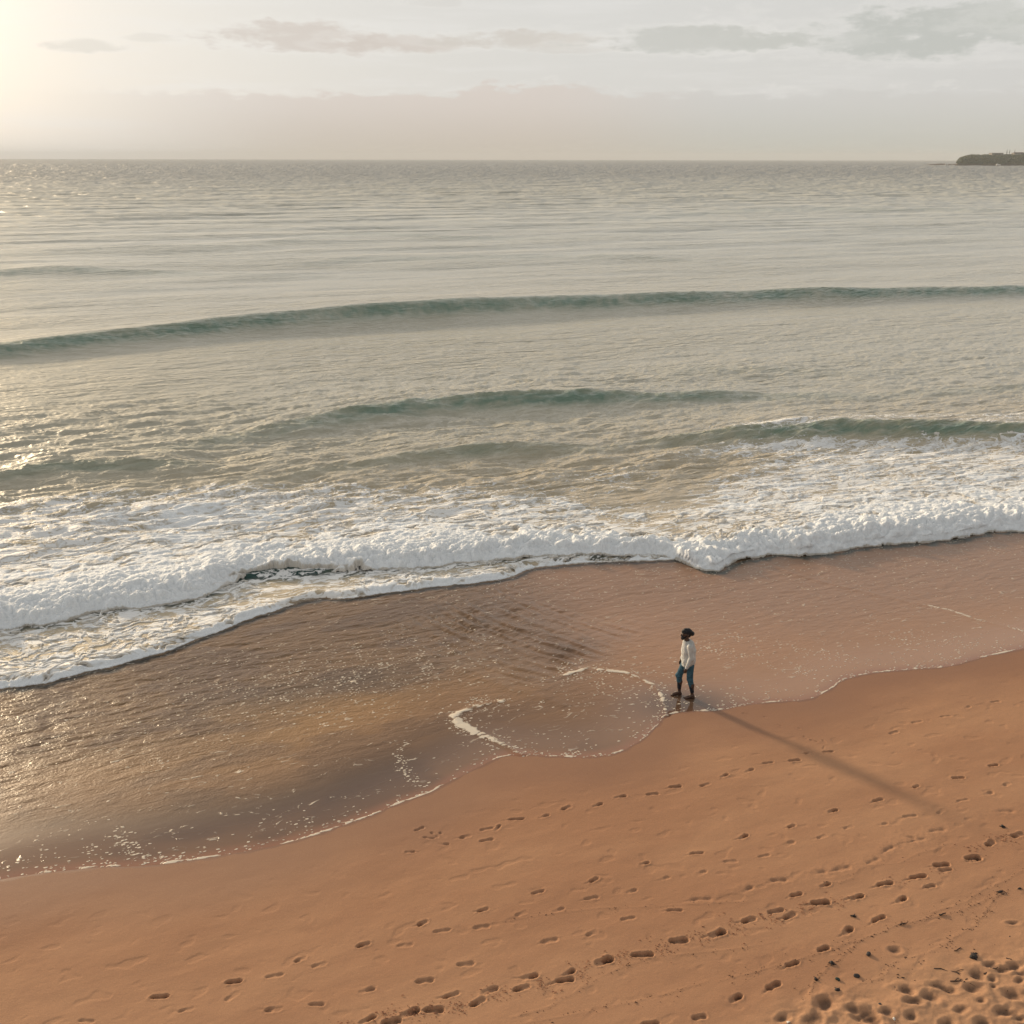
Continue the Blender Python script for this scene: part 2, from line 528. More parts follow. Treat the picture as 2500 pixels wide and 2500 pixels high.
# swell crests: x, y, height
SWELLS = [
    (line_st([(-900, 730, .5), (-400, 690, .6), (0, 656, .75), (300, 625, 1.0), (600, 597, 1.25), (850, 582, 1.3), (1100, 570, 1.15), (1400, 556, 1.0), (1700, 548, .9), (1932, 544, .8), (2500, 530, .7)], 0.4), 1.9, 7.0, 1.0),
    (line_st([(200, 850, .0), (430, 812, .18), (560, 792, .34), (700, 773, .62), (850, 757, .72), (1000, 750, .66), (1150, 742, .60), (1240, 742, .48), (1330, 738, .40), (1450, 735, .22), (1650, 730, .10), (1932, 715, .16), (2200, 705, .1)], 0.3), 1.25, 3.6, 1.0),
    (line_st([(400, 912, .0), (600, 880, .12), (700, 872, .26), (800, 858, .36), (900, 850, .42), (1000, 843, .36), (1120, 838, .16), (1250, 826, .0)], 0.1), .85, 2.4, .8),
    (line_st([(1150, 822, .0), (1290, 814, .30), (1400, 808, .50), (1550, 802, .70), (1700, 803, .70), (1932, 806, .55), (2200, 800, .5)], 0.3), 1.3, 3.2, 1.0),
    (line_st([(-200, 925, .1), (0, 900, .28), (80, 885, .40), (200, 878, .36), (330, 872, .28), (430, 868, .0)], 0.1), .8, 2.6, .8),
    (line_st([(-600, 545, .3), (-100, 520, .55), (100, 509, .7), (240, 508, .5), (400, 512, .2), (700, 510, .0)], 0.3), 3.0, 12, .4),
    (line_st([(500, 500, .0), (650, 486, .35), (900, 482, .4), (1250, 484, .25), (1500, 500, .0)], 0.2), 3.5, 10, .3),
    (line_st([(450, 460, .1), (700, 440, .5), (900, 445, .3), (1300, 430, .0)], 0.2), 4.0, 14, .3),
    (line_st([(1100, 415, .0), (1400, 396, .5), (1700, 392, .6), (1932, 395, .4)], 0.2), 6.0, 18, .3),
    (line_st([(1200, 700, .0), (1290, 690, .16), (1450, 690, .22), (1600, 695, .12), (1750, 700, .0)], 0.1), 2.0, 4, .3),
]
SEA = -0.14


def bore_prof(m):
    u = np.clip((m + 0.05) / 1.35, 0, 1)
    return .55 * np.sqrt(np.clip(1 - (1 - u) ** 2.2, 0, 1)) + .45 * u * u * (3 - 2 * u)


def bore_amp(t):
    return (0.29 + 0.05 * np.sin(t * 0.35) + 0.06 * sstep(15, 20, t)) * (1 - .45 * np.exp(-((t - T_POCKET) / 2.0) ** 2))


def bore_rag(t):
    return 0.30 * pn(t * 0.55, t * 0 + 3.3, 21) + 0.16 * pn(t * 1.7, t * 0 + 8.1, 22) + 0.07 * pn(t * 5.0, t * 0, 23) + .03 * pn(t * 13.0, t * 0, 26)


def rim_rag(t):
    return 0.14 * pn(t * 0.9, t * 0 + 3.3, 24) + 0.07 * pn(t * 3.1, t * 0 + 8.1, 25) + .05 * pn(t * 8.5, t * 0, 27)


def water_height(X, Y, S, T, shift=0.0):
    """smooth water surface without foam, and masks used for its materials"""
    D = S - interp_line(EDGE, T)
    M = S - interp_line(BORE, T) - bore_rag(T)
    M2 = S - interp_line(RIM, T) - rim_rag(T)
    M2 = np.where(T < T_RIM_END, M2, -5)
    Mb, Mb2 = M + shift, M2 + shift * .35
    film = np.where(D < 0, D * 0.10, 0.016 * (1 - np.exp(-np.maximum(D, 0) / 0.3)))
    z = sand_level(np.minimum(S, 27.0)) + film
    zsea = SEA + 0 * S
    z = np.where(S > 22.0, z + (np.maximum(z, zsea) - z) * sstep(22.0, 25.5, S), z)
    # thin leading sheet, then the bore
    z = z + 0.10 * sstep(0.0, 0.34, Mb2) * (0.45 + 0.55 * np.exp(-np.maximum(Mb2 - .3, 0) / 1.0)) * (1 - sstep(T_RIM_END - 3.0, T_RIM_END, T))
    z = z + bore_amp(T) * bore_prof(Mb) * (0.30 + 0.70 * np.exp(-np.maximum(Mb - 0.8, 0) / 2.6)) * (1 - sstep(10, 16, M) * .8)
    face = np.zeros_like(S)
    crest = np.zeros_like(S)
    off = sstep(0.5, 6.0, M)
    for q, fr, bk, gm in SWELLS:
        s0 = interp_line(q, T); a = np.clip(np.interp(T, q[:, 0], q[:, 2]), 0, None)
        s0 = s0 + (0.30 * pn(T * 0.10, T * 0 + a.mean(), 31) + .10 * pn(T * .5, S * .5, 32)) * fr
        a = a * (1 + 0.22 * pn(T * 0.12, S * 0.1, 33))
        u = S - s0
        prof = np.where(u < 0, np.exp(-np.abs(u / fr) ** 1.7), np.exp(-np.abs(u / bk) ** 1.15))
        prof = prof - 0.14 * np.exp(-((u + 2.6 * fr) / (1.5 * fr)) ** 2)
        z = z + a * prof
        face = np.maximum(face, gm * np.clip(a * 1.5, 0, 1) * np.exp(-((u + 0.58 * fr) / (0.55 * fr)) ** 2) * sstep(.15, -.1, u))
        crest = np.maximum(crest, gm * np.clip(a * 1.5, 0, 1) * np.exp(-((u + 0.12 * fr) / (0.22 * fr)) ** 2))
    # chop and swell
    z = z + face * .13 * fbm(T * 1.1 + S * .9, S * 1.6, 3, 34)
    far = sstep(60, 160, S)
    dist = np.hypot(X, Y)
    ch = off * (0.16 * sstep(52, 90, S) * fbm(T * 0.055, S * 0.22, 3, 40) + 0.065 * fbm(T * 0.16, S * 0.55, 3, 41) + 0.035 * fbm(T * 0.45, S * 1.3, 3, 42) * (1 - sstep(90, 240, dist)))
    rough = sstep(30, 36, S) * (1 - sstep(50, 62, S)) * (1 - .5 * sstep(20, 35, T))
    ch = ch + rough * 0.15 * fbm(T * 0.35, S * 0.8, 4, 43)
    sw = far * (0.16 * np.sin((S + 7 * pn(T * 0.012, S * 0.004, 45)) * 2 * np.pi / 17.0 + 3 * pn(T * .01, S * .01, 46)) * (0.35 + pn(T * 0.02, S * 0.03, 47))
                + 0.42 * fbm(T * 0.018, S * 0.085, 4, 44))
    ridg = (0.30 - np.abs(fbm(T * 0.30 + .12 * S, S * 1.15, 3, 48))) * 0.10 + (0.3 - np.abs(fbm(T * 0.55 - .2 * S, S * 2.8, 2, 49))) * 0.06 + (0.3 - np.abs(fbm(T * 0.9 + .3 * S, S * 5.2, 2, 50))) * 0.022 * (1 - sstep(40, 52, S))
    ch = ch + off * ridg * (1 - sstep(58, 85, S)) * (0.75 + 1.1 * rough)
    z = z + ch + sw * (1 + sstep(300, 1500, S))
    return z, D, M, M2, face, crest


LOBE = [(1065, 1275), (1110, 1262), (1180, 1270), (1212, 1282), (1235, 1295), (1250, 1315), (1258, 1350)]
LOBE_B = [(985, 1424), (940, 1400), (900, 1385), (865, 1365), (858, 1352), (890, 1335), (945, 1325)]
SEAM = [(1440, 1062), (1500, 1085), (1600, 1110), (1700, 1132), (1760, 1145), (1830, 1165), (1932, 1190), (2050, 1215)]
SEAM_W = [(1755, 1143), (1790, 1150), (1830, 1163)]
VEE = [(765, 1405), (752, 1425), (760, 1450), (780, 1478), (805, 1498)]
SLASH = [(225, 1573), (245, 1598), (288, 1628)]
TRAIL1 = [(1380, 1200), (1560, 1232), (1650, 1255), (1700, 1262)]
TRAIL2 = [(1340, 1225), (1480, 1252), (1540, 1275), (1570, 1290)]
TRAIL3 = [(1690, 1205), (1800, 1210), (1840, 1225), (1800, 1250)]
FAN = [[(800 + i * 24, 1160 + i * 1.5), (900 + i * 24, 1190 + i * 4), (1010 + i * 17, 1220 + i * 5), (1100 + i * 8, 1255 + i * 2)] for i in range(1)]


def build_water():
    pc, ps = math.cos(PITCH), math.sin(PITCH)

    def rowY(yn):
        zc = CAM_H / (ps + yn * pc)
        return zc * (pc - yn * ps)
    ylist = np.arange(2230, 402, -1.9)
    rows = [rowY((y - 1250) / F_PX) for y in ylist]
    r = rows[-1]
    while r < 12000:
        r *= 1.02 if r < 6000 else 1.08
        rows.append(r)
    rows = np.array(rows)
    d = 0.00085
    c = list(np.arange(-0.70, 0.70, d))
    right, step = [0.70], d
    while right[-1] < 4:
        step *= 1.12; right.append(right[-1] + step)
    cols = np.array([-v for v in right[::-1]] + c + right)
    Yg, Tn = np.meshgrid(rows, cols, indexing='ij')
    Xg = np.clip(Tn * Yg, -12500, 12500)
    S, T = st(Xg, Yg)
    pk = np.exp(-((T - st(*W(545, 1112)[:2])[1]) / 2.4) ** 2)
    z, D, M, M2, face, crest = water_height(Xg, Yg, S, T, -0.55 * (1 - pk))
    z = z - 0.06 * (1 - pk) * np.exp(-((M - .9) / 1.2) ** 2)
    sw = 1 - sstep(-0.3, 0.3, np.maximum(M, M2))                         # swash part
    # wave train running over the swash, made of crossing ripples
    a, b = np.array(W(830, 1165)[:2]), np.array(W(1120, 1262)[:2])
    u = (b - a) / np.hypot(*(b - a)); n = np.array((-u[1], u[0]))
    al = (Xg - a[0]) * u[0] + (Yg - a[1]) * u[1]; ac = (Xg - a[0]) * n[0] + (Yg - a[1]) * n[1]
    L = np.hypot(*(b - a))
    ac2 = ac - 0.06 * (al - L * .5) ** 2 * .5 + 0.26 * pn(al * 0.5, ac * 0.7, 51) + .08 * pn(al * 2, ac * 2, 68)
    env = np.exp(-((ac - 0.35) / 2.0) ** 2) * np.clip(.75 + .9 * fbm(al * .5, ac * .9, 2, 69), 0, 1) * sstep(-1.2, 1.2, al) * (1 - sstep(L * .75, L * 1.1, al))
    z = z + env * sw * 0.038 * (np.sin(ac2 * 2 * np.pi / 0.40) + .4 * np.sin(ac2 * 2 * np.pi / .23 + al * 2)) * (0.6 + pn(al * 1.5, ac * 1.0, 52))
    a3, b3 = np.array(W(700, 1225)[:2]), np.array(W(1010, 1312)[:2])
    dd, uu = dist_poly(Xg, Yg, [(800, 1240), (900, 1275), (1010, 1312), (1060, 1330)], 1.5)
    z = z + sw * 0.028 * np.exp(-(dd / 0.16) ** 2) * (0.7 + pn(Xg * 2, Yg * 2, 53))
    # wavelets running with the backwash under the broken front
    near_front = sstep(-7.5, -2.5, np.maximum(M, np.where(T < T_RIM_END, M2, -9)) + 1.2 * fbm(T * .3, S * .4, 2, 54)) * (1 - .5 * sstep(9, 13, T))
    med = (0.25 - np.abs(fbm(T * 0.75 + .3 * S, S * 2.9, 2, 55))) + .5 * (0.25 - np.abs(fbm(T * 1.7 - .4 * S, S * 6.0, 2, 56)))
    z = z + sw * near_front * 0.034 * med * sstep(.8, 2.5, D)
    # leading lip of the second lobe
    dl, ul = dist_poly(Xg, Yg, LOBE, 1.0); dlb, ulb = dist_poly(Xg, Yg, LOBE_B, 1.0)
    dsm, usm = dist_poly(Xg, Yg, SEAM, 1.0)
    z = z + sw * (0.018 * np.exp(-(np.minimum(dl, dlb) / 0.10) ** 2) + 0.02 * np.exp(-(dsm / 0.12) ** 2) * (1 - usm))
    # ------------ material masks
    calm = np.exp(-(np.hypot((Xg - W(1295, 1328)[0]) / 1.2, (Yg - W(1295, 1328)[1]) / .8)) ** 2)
    body = np.zeros(Xg.shape + (3,), np.float32)

    def blend(w, colr):
        for k in range(3):
            body[..., k] += (colr[k] - body[..., k]) * w
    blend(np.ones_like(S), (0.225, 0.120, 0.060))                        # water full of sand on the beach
    blend(sstep(1.0, 5.5, D) * (1 - sstep(4, 16, T)) * .8, (0.330, 0.178, 0.058))   # golden sun sheen on the left, painted into the water's colour
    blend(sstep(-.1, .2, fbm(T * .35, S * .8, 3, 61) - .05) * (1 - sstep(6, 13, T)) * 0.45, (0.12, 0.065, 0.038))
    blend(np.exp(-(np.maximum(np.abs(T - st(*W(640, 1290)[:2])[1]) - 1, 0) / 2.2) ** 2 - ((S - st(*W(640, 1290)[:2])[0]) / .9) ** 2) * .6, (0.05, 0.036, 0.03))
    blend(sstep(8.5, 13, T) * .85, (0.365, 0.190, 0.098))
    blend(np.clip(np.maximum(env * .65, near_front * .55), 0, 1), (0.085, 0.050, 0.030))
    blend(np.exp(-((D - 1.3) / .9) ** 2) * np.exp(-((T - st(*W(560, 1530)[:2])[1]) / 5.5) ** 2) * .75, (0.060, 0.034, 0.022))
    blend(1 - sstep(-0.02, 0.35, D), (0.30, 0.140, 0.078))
    sea_w = sstep(-0.2, 0.4, np.maximum(M, M2))
    blend(sea_w, (0.47, 0.385, 0.26))
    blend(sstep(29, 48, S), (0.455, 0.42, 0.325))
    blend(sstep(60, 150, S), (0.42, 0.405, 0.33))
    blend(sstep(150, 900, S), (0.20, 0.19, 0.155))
    gre = np.clip(face * (0.86 + 0.55 * pn(T * 0.22, S * 0.5, 62) + .55 * fbm(T * 0.9 + S * 1.6, S * 3.0 - T * .35, 3, 64)), 0, 1)
    blend(gre * 0.80, (0.080, 0.180, 0.130))
    blend(np.clip(crest * .5, 0, 1), (0.16, 0.20, 0.125))
    pocket = np.exp(-((T - st(*W(540, 1112)[:2])[1]) / 2.2) ** 2) * np.exp(-((M - 0.15) / 0.55) ** 2)
    blend(np.clip(pocket * 1.3, 0, 1), (0.012, 0.05, 0.042))
    blend(np.exp(-((M + .22 + .25 * pn(T * 2.5, S * 2.5, 58)) / .20) ** 2) * .9, (0.016, 0.036, 0.032))  # shade at the foot of the bore, painted into the dark green water
    blend(np.exp(-((M2 + .16 + .16 * pn(T * 2.5, S * 2.5, 59)) / .13) ** 2) * .9 * (T < T_RIM_END), (0.026, 0.026, 0.022))  # shade ahead of the leading sheet's lip, put into the body colour
    blend(calm * .9, (0.075, 0.047, 0.032))  # body darkened under the walker's feet to strengthen his reflection
    # foam lace on the sea
    back = (S - interp_line(BACK, T))
    foam = np.full(S.shape, -0.3)
    facef = np.clip(face * 1.6, 0, 1)
    zone = sstep(30, 33, S) * (1 - sstep(37, 43, S)) * (0.75 + 0.25 * sstep(18, 28, T))
    foam = np.maximum(foam, -0.3 + 0.50 * zone * (1 + 1.1 * fbm(T * .12, S * .25, 2, 63)))
    foam = np.maximum(foam, np.interp(back + .8 * pn(T * .4, S * .4, 60), [-7, -3, -.6, .4, 1.6], [0.46, 0.43, 0.34, 0.10, -.3]) * (M > 0.5))
    foam = np.maximum(foam, np.where((M2 > 0.0) & (M < 0.3), 0.36, -.3))
    foam = foam - .42 * facef * (S > 33)
    hi = sstep(-2.0, 0.5, pn(T * .3, S * .3, 65) * 3 - 1.5)
    nbk = np.clip(.92 + .7 * fbm(T * 3.5, S * 5, 3, 57), 0, 1.1)
    near_l = nbk * np.exp(-(dl / 0.075) ** 2) * (.74 + .30 * np.exp(-((ul - .12) / .2) ** 2))
    near_l = np.maximum(near_l, nbk * np.exp(-(dlb / 0.13) ** 2) * (0.55 + 0.48 * np.exp(-((ulb - .52) / .22) ** 2)))
    dsw, usw = dist_poly(Xg, Yg, SEAM_W, .8)
    near_l = np.maximum(near_l, np.exp(-(dsw / 0.08) ** 2) * .7)
    near_l = np.maximum(near_l, np.exp(-(dsm / 0.05) ** 2) * .55 * sstep(.62, .7, usm))
    foam = np.maximum(foam, -0.3 + 1.15 * near_l * sw)
    froth = np.exp(-((D - 0.03) / 0.045) ** 2) * np.clip(.66 + .9 * pn(T * 0.55, S * 0, 66) + .6 * fbm(T * 3.5, S * 6, 3, 71), 0, 1) * (D > -0.05)
    foam = np.maximum(foam, -0.3 + .94 * froth)
    # bubbles
    sp = np.zeros_like(S)
    fr = np.exp(-np.maximum(D, 0) / np.clip(0.38 + 0.7 * pn(T * .45, T * 0, 67), .12, 1.0)) * np.clip(.55 + 1.0 * pn(T * 0.8, S * .6, 68), 0.05, 1)
    sp = np.maximum(sp, fr * (D > -0.1) * 0.85)
    for pts, wd, am in ((LOBE, .45, .6), (LOBE_B, .35, .75), (VEE, .13, .75), (SLASH, .20, 1.0), (TRAIL1, .22, .45), (TRAIL2, .4, .45), (TRAIL3, .5, .4)):
        dq, uq = dist_poly(Xg, Yg, pts, 2)
        sp = np.maximum(sp, am * np.exp(-(dq / wd) ** 2))
    c0 = st(*W(640, 1280)[:2])
    blob = np.exp(-((S - c0[0]) / 1.6) ** 2 - ((T - c0[1]) / 4.0) ** 2)
    sp = np.maximum(sp, blob * 0.42)
    sp = np.maximum(sp, np.exp(-((np.hypot((Xg - W(1130, 1300)[0]) / 1.6, (Yg - W(1130, 1300)[1])))) ** 2) * .22)
    sp = np.maximum(sp, .16 * sstep(-5.0, -.8, M) * sstep(6, 12, T))
    sp = sp * sw
    # ripple strength
    rip = sw * (0.30 + 0.85 * sstep(0.5, 3.5, D) * (1 - 0.40 * sstep(8.5, 13, T))) * (1 - 0.9 * calm)
    rip = rip * (0.10 + 0.90 * sstep(0.6, 2.4, D)) + 0.4 * env * sw + 0.3 * blob * sw + (1 - sw) * 1.15
    wavelet = 0.028 * (1 - sw) + sw * (.010 + .034 * near_front)
    chop = (1 - sw) * np.clip(0.95 + 1.5 * fbm(T * .022, S * .12, 4, 70), .15, 2.2) 
    far = sstep(45, 400, S)
    gloss = 0.16 + 0.42 * sw * (1 - .65 * near_front) * sstep(.3, 2.0, D) * (1 - .45 * sstep(6, 14, T)) * (1 - calm) - .12 * calm * sw
    gloss = gloss + (1 - sw) * (0.05 + .24 * far) + (1 - sw) * .26 * (1 - sstep(0, 14, T)) * (1 - sstep(45, 100, S))
    gloss = gloss * (1 - np.clip(env * 1.5, 0, 1) * sw) + .07 * np.clip(env * 1.5, 0, 1) * sw
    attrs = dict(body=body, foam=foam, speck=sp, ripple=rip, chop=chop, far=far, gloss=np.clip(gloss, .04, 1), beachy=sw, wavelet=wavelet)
    Dq = np.maximum(np.maximum(D[:-1, :-1], D[1:, 1:]), np.maximum(D[1:, :-1], D[:-1, 1:]))
    Mq = np.maximum(M[:-1, :-1], M[1:, 1:])
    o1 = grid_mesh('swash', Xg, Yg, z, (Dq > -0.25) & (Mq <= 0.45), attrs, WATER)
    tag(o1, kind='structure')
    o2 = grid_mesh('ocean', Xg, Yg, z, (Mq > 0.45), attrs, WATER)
    tag(o2, kind='structure')


def build_foam():
    pc, ps = math.cos(PITCH), math.sin(PITCH)
    ylist = np.arange(1345, 810, -0.62) * K
    zc = CAM_H / (ps + (ylist - 1250) / F_PX * pc)
    rows = zc * (pc - (ylist - 1250) / F_PX * ps)
    cols = np.arange(-0.69, 0.69, 0.00068)
    Yg, Tn = np.meshgrid(rows, cols, indexing='ij')
    Xg = Tn * Yg
    S, T = st(Xg, Yg)
    bil = (0.62 * np.abs(pn(T * 1.0, S * 1.15, 90)) + 0.56 * np.abs(pn(T * 2.2, S * 2.6, 91)) + 0.24 * np.abs(pn(T * 5.6, S * 6.2, 92))
           + 0.11 * np.abs(pn(T * 13, S * 14, 93)))
    base, D, M, M2, face, crest = water_height(Xg, Yg, S, T, 0.35 * (bil - .34))
    sb = interp_line(BACK, T) + .7 * pn(T * .25, S * .2, 80)
    Lw = np.maximum(sb - interp_line(BORE, T), 3.0)
    v = M / Lw
    cov = np.interp(v, [-.02, 0, .14, .28, .60, .90, 1.02, 1.15], [-1, 1.1, 1.0, .54, .30, .18, .0, -.6])
    cov = cov - 1.5 * sstep(-1.2, .6, S - sb)
    cov = cov + 0.62 * fbm(T * .16, S * .34, 3, 81) * sstep(.08, .3, v)
    pkn = .22 * fbm(T * 1.6, S * 2.0, 3, 95)
    pocket = np.exp(-((T - st(*W(520, 1112)[:2])[1]) / 1.5) ** 2) * (1 - sstep(.22, .50, M + pkn)) + .45 * np.exp(-((T - st(*W(610, 1105)[:2])[1]) / 1.9) ** 2) * (1 - sstep(.10, .45, M + pkn))
    cov = cov - 1.35 * np.clip(pocket * (1 + 1.2 * pkn), 0, 1)
    m3 = np.where((M2 > -0.02) & (M < 0.5), M2, -9)
    keep_rim = 1 - np.exp(-((T - st(*W(585, 1145)[:2])[1]) / 0.9) ** 2)
    w2 = 0.19 + .13 * pn(T * .5, T * 0, 83) + .10 * pn(T * 2.6, T * 0, 82) + .16 * np.exp(-((T - st(*W(720, 1125)[:2])[1]) / 2.0) ** 2)
    w2 = np.maximum(w2, .08)
    cov2 = np.interp(m3 / w2, [-.1, 0, .9, 1.5, 3.0, 14], [-1, 1.0, .66, .36, .32, .28]) + .25 * fbm(T * 2.2, S * 3, 2, 97) - (1 - keep_rim) * 1.2
    cov2 = cov2 - 0.55 * np.exp(-((M + 0.35) / 0.4) ** 2) * sstep(-.1, .2, pn(T * .4, T * 0, 84) + .1)
    # lace
    wx, wy = fbm(T * .8, S * .8, 3, 85), fbm(T * .8, S * .8, 3, 86)
    tt, ss = T * .62 + .55 * wx, S + .50 * wy
    r1 = 1 - np.abs(fbm(tt * 0.75, ss * 0.9, 4, 87)) * 2.3
    r2 = 1 - np.abs(fbm(tt * 1.9, ss * 2.2, 3, 88)) * 2.1
    N = np.clip(0.58 * r1 + 0.42 * r2, 0, 1)
    thick = cov * 1.32 - 1.0 + N
    thick2 = cov2 * 1.32 - 1.0 + (0.4 * r1 + .6 * (1 - np.abs(fbm(tt * 3.0, ss * 3.4, 3, 89)) * 2.4))
    th = np.maximum(np.where(M > -.05, thick, -1), np.where(m3 > -.05, thick2, -1))
    ampf = np.where(M > 0, np.exp(-np.maximum(M - .6, 0) / 2.0), .12) * sstep(-0.05, .45, np.where(M > 0, M, M2))
    low = 0.10 * fbm(T * 1.6, S * 2.0, 4, 94)
    z = base + np.clip(th, -.14, .35) * 0.06 + np.where(th > 0, 1, .3) * (bil * 0.46 * ampf + low * np.where(M > 0, .16, .2))
    z = np.where(th < 0, np.minimum(z, base - 0.03), z)
    # puffs grow outwards from the rounded front, not only upwards
    e = 0.06
    def pr(m): return bore_amp(T) * bore_prof(m) * (0.30 + 0.70 * np.exp(-np.maximum(m - 0.8, 0) / 2.6)) + .10 * sstep(0, .34, np.where(m < .2, M2, 9))
    sl = np.clip((pr(M + e) - pr(M - e)) / (2 * e), -.5, 2.0)
    out = (bil - .12) * 0.42 * np.where(M > -.1, 1.0, .35) * sl / np.sqrt(1 + sl * sl) * sstep(-.1, .15, np.where(M > -.1, M, M2)) * np.where(M > -.1, np.exp(-np.maximum(M - .4, 0) / 1.2), 1.0)
    Xg = Xg + 0.376 * out; Yg = Yg - 0.926 * out
    thq = np.maximum(np.maximum(th[:-1, :-1], th[1:, 1:]), np.maximum(th[1:, :-1], th[:-1, 1:]))
    o = grid_mesh('sea_foam', Xg, Yg, z, thq > -0.06, dict(thick=th), FOAM)
    tag(o, 'white broken water of the wave running up the beach', 'foam', kind='stuff')

# ------------------------------------------------------------------ the beach with its footprints
A_, B_, C_ = crA, crB, crC
PRINTS = []   # x, y, heading, length, depth, softness


def trail(pts, length, depth, soft=0.02, wide=1.0):
    for i, p in enumerate(pts):
        q = pts[min(i + 1, len(pts) - 1)]; r0 = pts[max(i - 1, 0)]
        h = math.atan2(r0[1] - q[1], r0[0] - q[0]) + random.uniform(-.16, .16)
        k = random.uniform(.88, 1.12)
        PRINTS.append((p[0], p[1], h, length * k * .92, depth * random.uniform(.75, 1.25), soft * .8, wide, random.random()))


trail([B_(*p) for p in [(1826, 95), (1720, 117), (1638, 150), (1530, 171), (1443, 211)]], .27, .012)
trail([B_(*p) for p in [(1195, 283), (1122, 288), (1068, 316), (968, 326), (898, 356), (803, 376), (730, 411), (618, 417), (533, 445), (411, 455), (325, 487), (208, 497), (122, 530), (20, 540)]], .28, .024)
trail([B_(*p) for p in [(883, 142), (960, 155), (1008, 185), (1080, 195), (1110, 232), (1140, 243), (1180, 245), (1178, 268)]], .17, .010)
trail([A_(*p) for p in [(1880, 575), (1838, 620), (1758, 607), (1675, 635), (1640, 600), (1620, 612), (1672, 600), (1585, 578), (1550, 665), (1838, 578)]], .26, .018)
trail([B_(*p) for p in [(1818, 335), (1685, 382), (1528, 415), (1383, 466), (1213, 507), (1058, 566), (876, 605), (700, 667), (502, 706), (313, 770), (100, 816)]] +
      [A_(*p) for p in [(1825, 885), (1597, 934), (1375, 1015), (1136, 1070), (885, 1155), (605, 1212)]], .25, .030)
trail([B_(*p) for p in [(1870, 407), (1800, 442), (1703, 468), (1620, 509), (1503, 527), (1400, 558), (1272, 570), (1172, 606), (1047, 632), (955, 678), (827, 699), (716, 743), (575, 765), (453, 812), (303, 838), (178, 883), (38, 898)]] +
      [A_(*p) for p in [(1820, 948), (1670, 963), (1532, 1017), (1207, 1092), (1038, 1133), (880, 1210), (705, 1262), (330, 1305)]], .27, .013)
trail([B_(*p) for p in [(617, 884), (440, 915), (305, 971), (145, 998)]] + [A_(*p) for p in [(1760, 1088), (1605, 1150), (1387, 1187), (1198, 1240), (1035, 1260)]], .27, .021)
trail([B_(*p) for p in [(1910, 598), (1807, 628), (1740, 683), (1622, 711), (1535, 756), (1410, 782), (1305, 832), (1167, 853), (1050, 903), (897, 920), (778, 972), (632, 998), (495, 1051), (350, 1075), (203, 1147), (40, 1178)]] +
      [A_(*p) for p in [(1808, 1230), (1640, 1260), (1550, 1272), (1480, 1305)]], .34, .044, .018, 1.2)
trail([B_(*p) for p in [(1638, 730), (1755, 690), (997, 886), (218, 1120), (70, 1135)]] + [A_(*p) for p in [(1850, 1187), (1705, 1205), (1390, 1297)]], .29, .030)
trail([B_(*p) for p in [(1580, 792), (1472, 843), (1387, 914), (1270, 960), (1178, 1028), (1060, 1085), (990, 1167), (847, 1215), (710, 1287), (525, 1312)]], .27, .034, .02, 1.1)
trail([B_(*p) for p in [(1185, 787), (1075, 824)]], .28, .030)
trail([B_(*p) for p in [(1425, 650), (1365, 697), (1250, 725), (1160, 742), (1010, 770), (890, 806), (720, 842)]], .30, .018, .06)
trail([B_(*p) for p in [(1870, 508), (1730, 535), (1610, 580), (1535, 617), (1495, 605)]], .30, .014, .07)
PITS = [(1210, 1400, 62), (1355, 1340, 48), (1560, 1220, 72), (1540, 1340, 62), (1760, 1190, 60), (1870, 1160, 66), (1690, 1260, 42), (1000, 1340, 72), (390, 1450, 100),
        (700, 1540, 92), (850, 1520, 48), (1060, 1555, 52), (1760, 1520, 60), (1840, 1530, 36), (1870, 1385, 78), (1900, 1570, 48), (1660, 1150, 46), (1250, 1305, 46),
        (1620, 1610, 60), (1350, 1610, 60), (600, 1490, 55), (1910, 1220, 40), (1900, 1275, 36), (1700, 1315, 28), (1080, 1430, 55), (780, 1590, 60), (300, 1560, 60),
        (1990, 1050, 50), (2060, 1180, 60), (2010, 1330, 60), (2100, 1480, 60), (1960, 1650, 60), (1500, 1720, 70), (1200, 1740, 60), (900, 1720, 70), (40, 1560, 50),
        (2000, 1450, 50), (1450, 1500, 40), (1600, 1430, 36), (920, 1030, 46), (1850, 810, 40)]
TIDE = [[C_(*p) for p in q] for q in (
    [(1780, 560), (1690, 630), (1620, 740), (1540, 840), (1390, 920), (1330, 970), (1200, 1040), (1040, 1085), (910, 1120), (860, 1200), (790, 1250), (640, 1290), (540, 1350)],
    [(1960, 380), (1740, 500), (1640, 530), (1550, 590), (1490, 640), (1300, 700), (1200, 730)],
    [(1910, 540), (1760, 570), (1580, 650), (1450, 710), (1300, 750), (1090, 795), (930, 825), (830, 880), (720, 915), (650, 945), (560, 960), (440, 1010), (200, 1090), (0, 1145), (-200, 1200), (-480, 1270)],
    [(650, 945), (580, 1010), (470, 1110), (430, 1120), (370, 1190), (300, 1250), (240, 1390), (200, 1450)],
    [(1330, 180), (1250, 230), (1100, 265), (950, 345), (700, 360), (630, 390), (590, 460), (490, 495), (430, 490), (300, 520)],
    [(980, 1420), (960, 1480), (900, 1530), (840, 1560)])]
TIDE += [[B_(*p) for p in q] for q in (
    [(740, 1150), (580, 1200), (430, 1235), (300, 1265), (120, 1300), (-60, 1330)],
    [(530, 1062), (400, 1105), (280, 1160), (240, 1195), (140, 1250), (0, 1290)],
    [(890, 850), (760, 855), (520, 870), (330, 875), (100, 905), (-40, 930)], [(1000, 1000), (870, 1025), (640, 1050), (520, 1060)])]


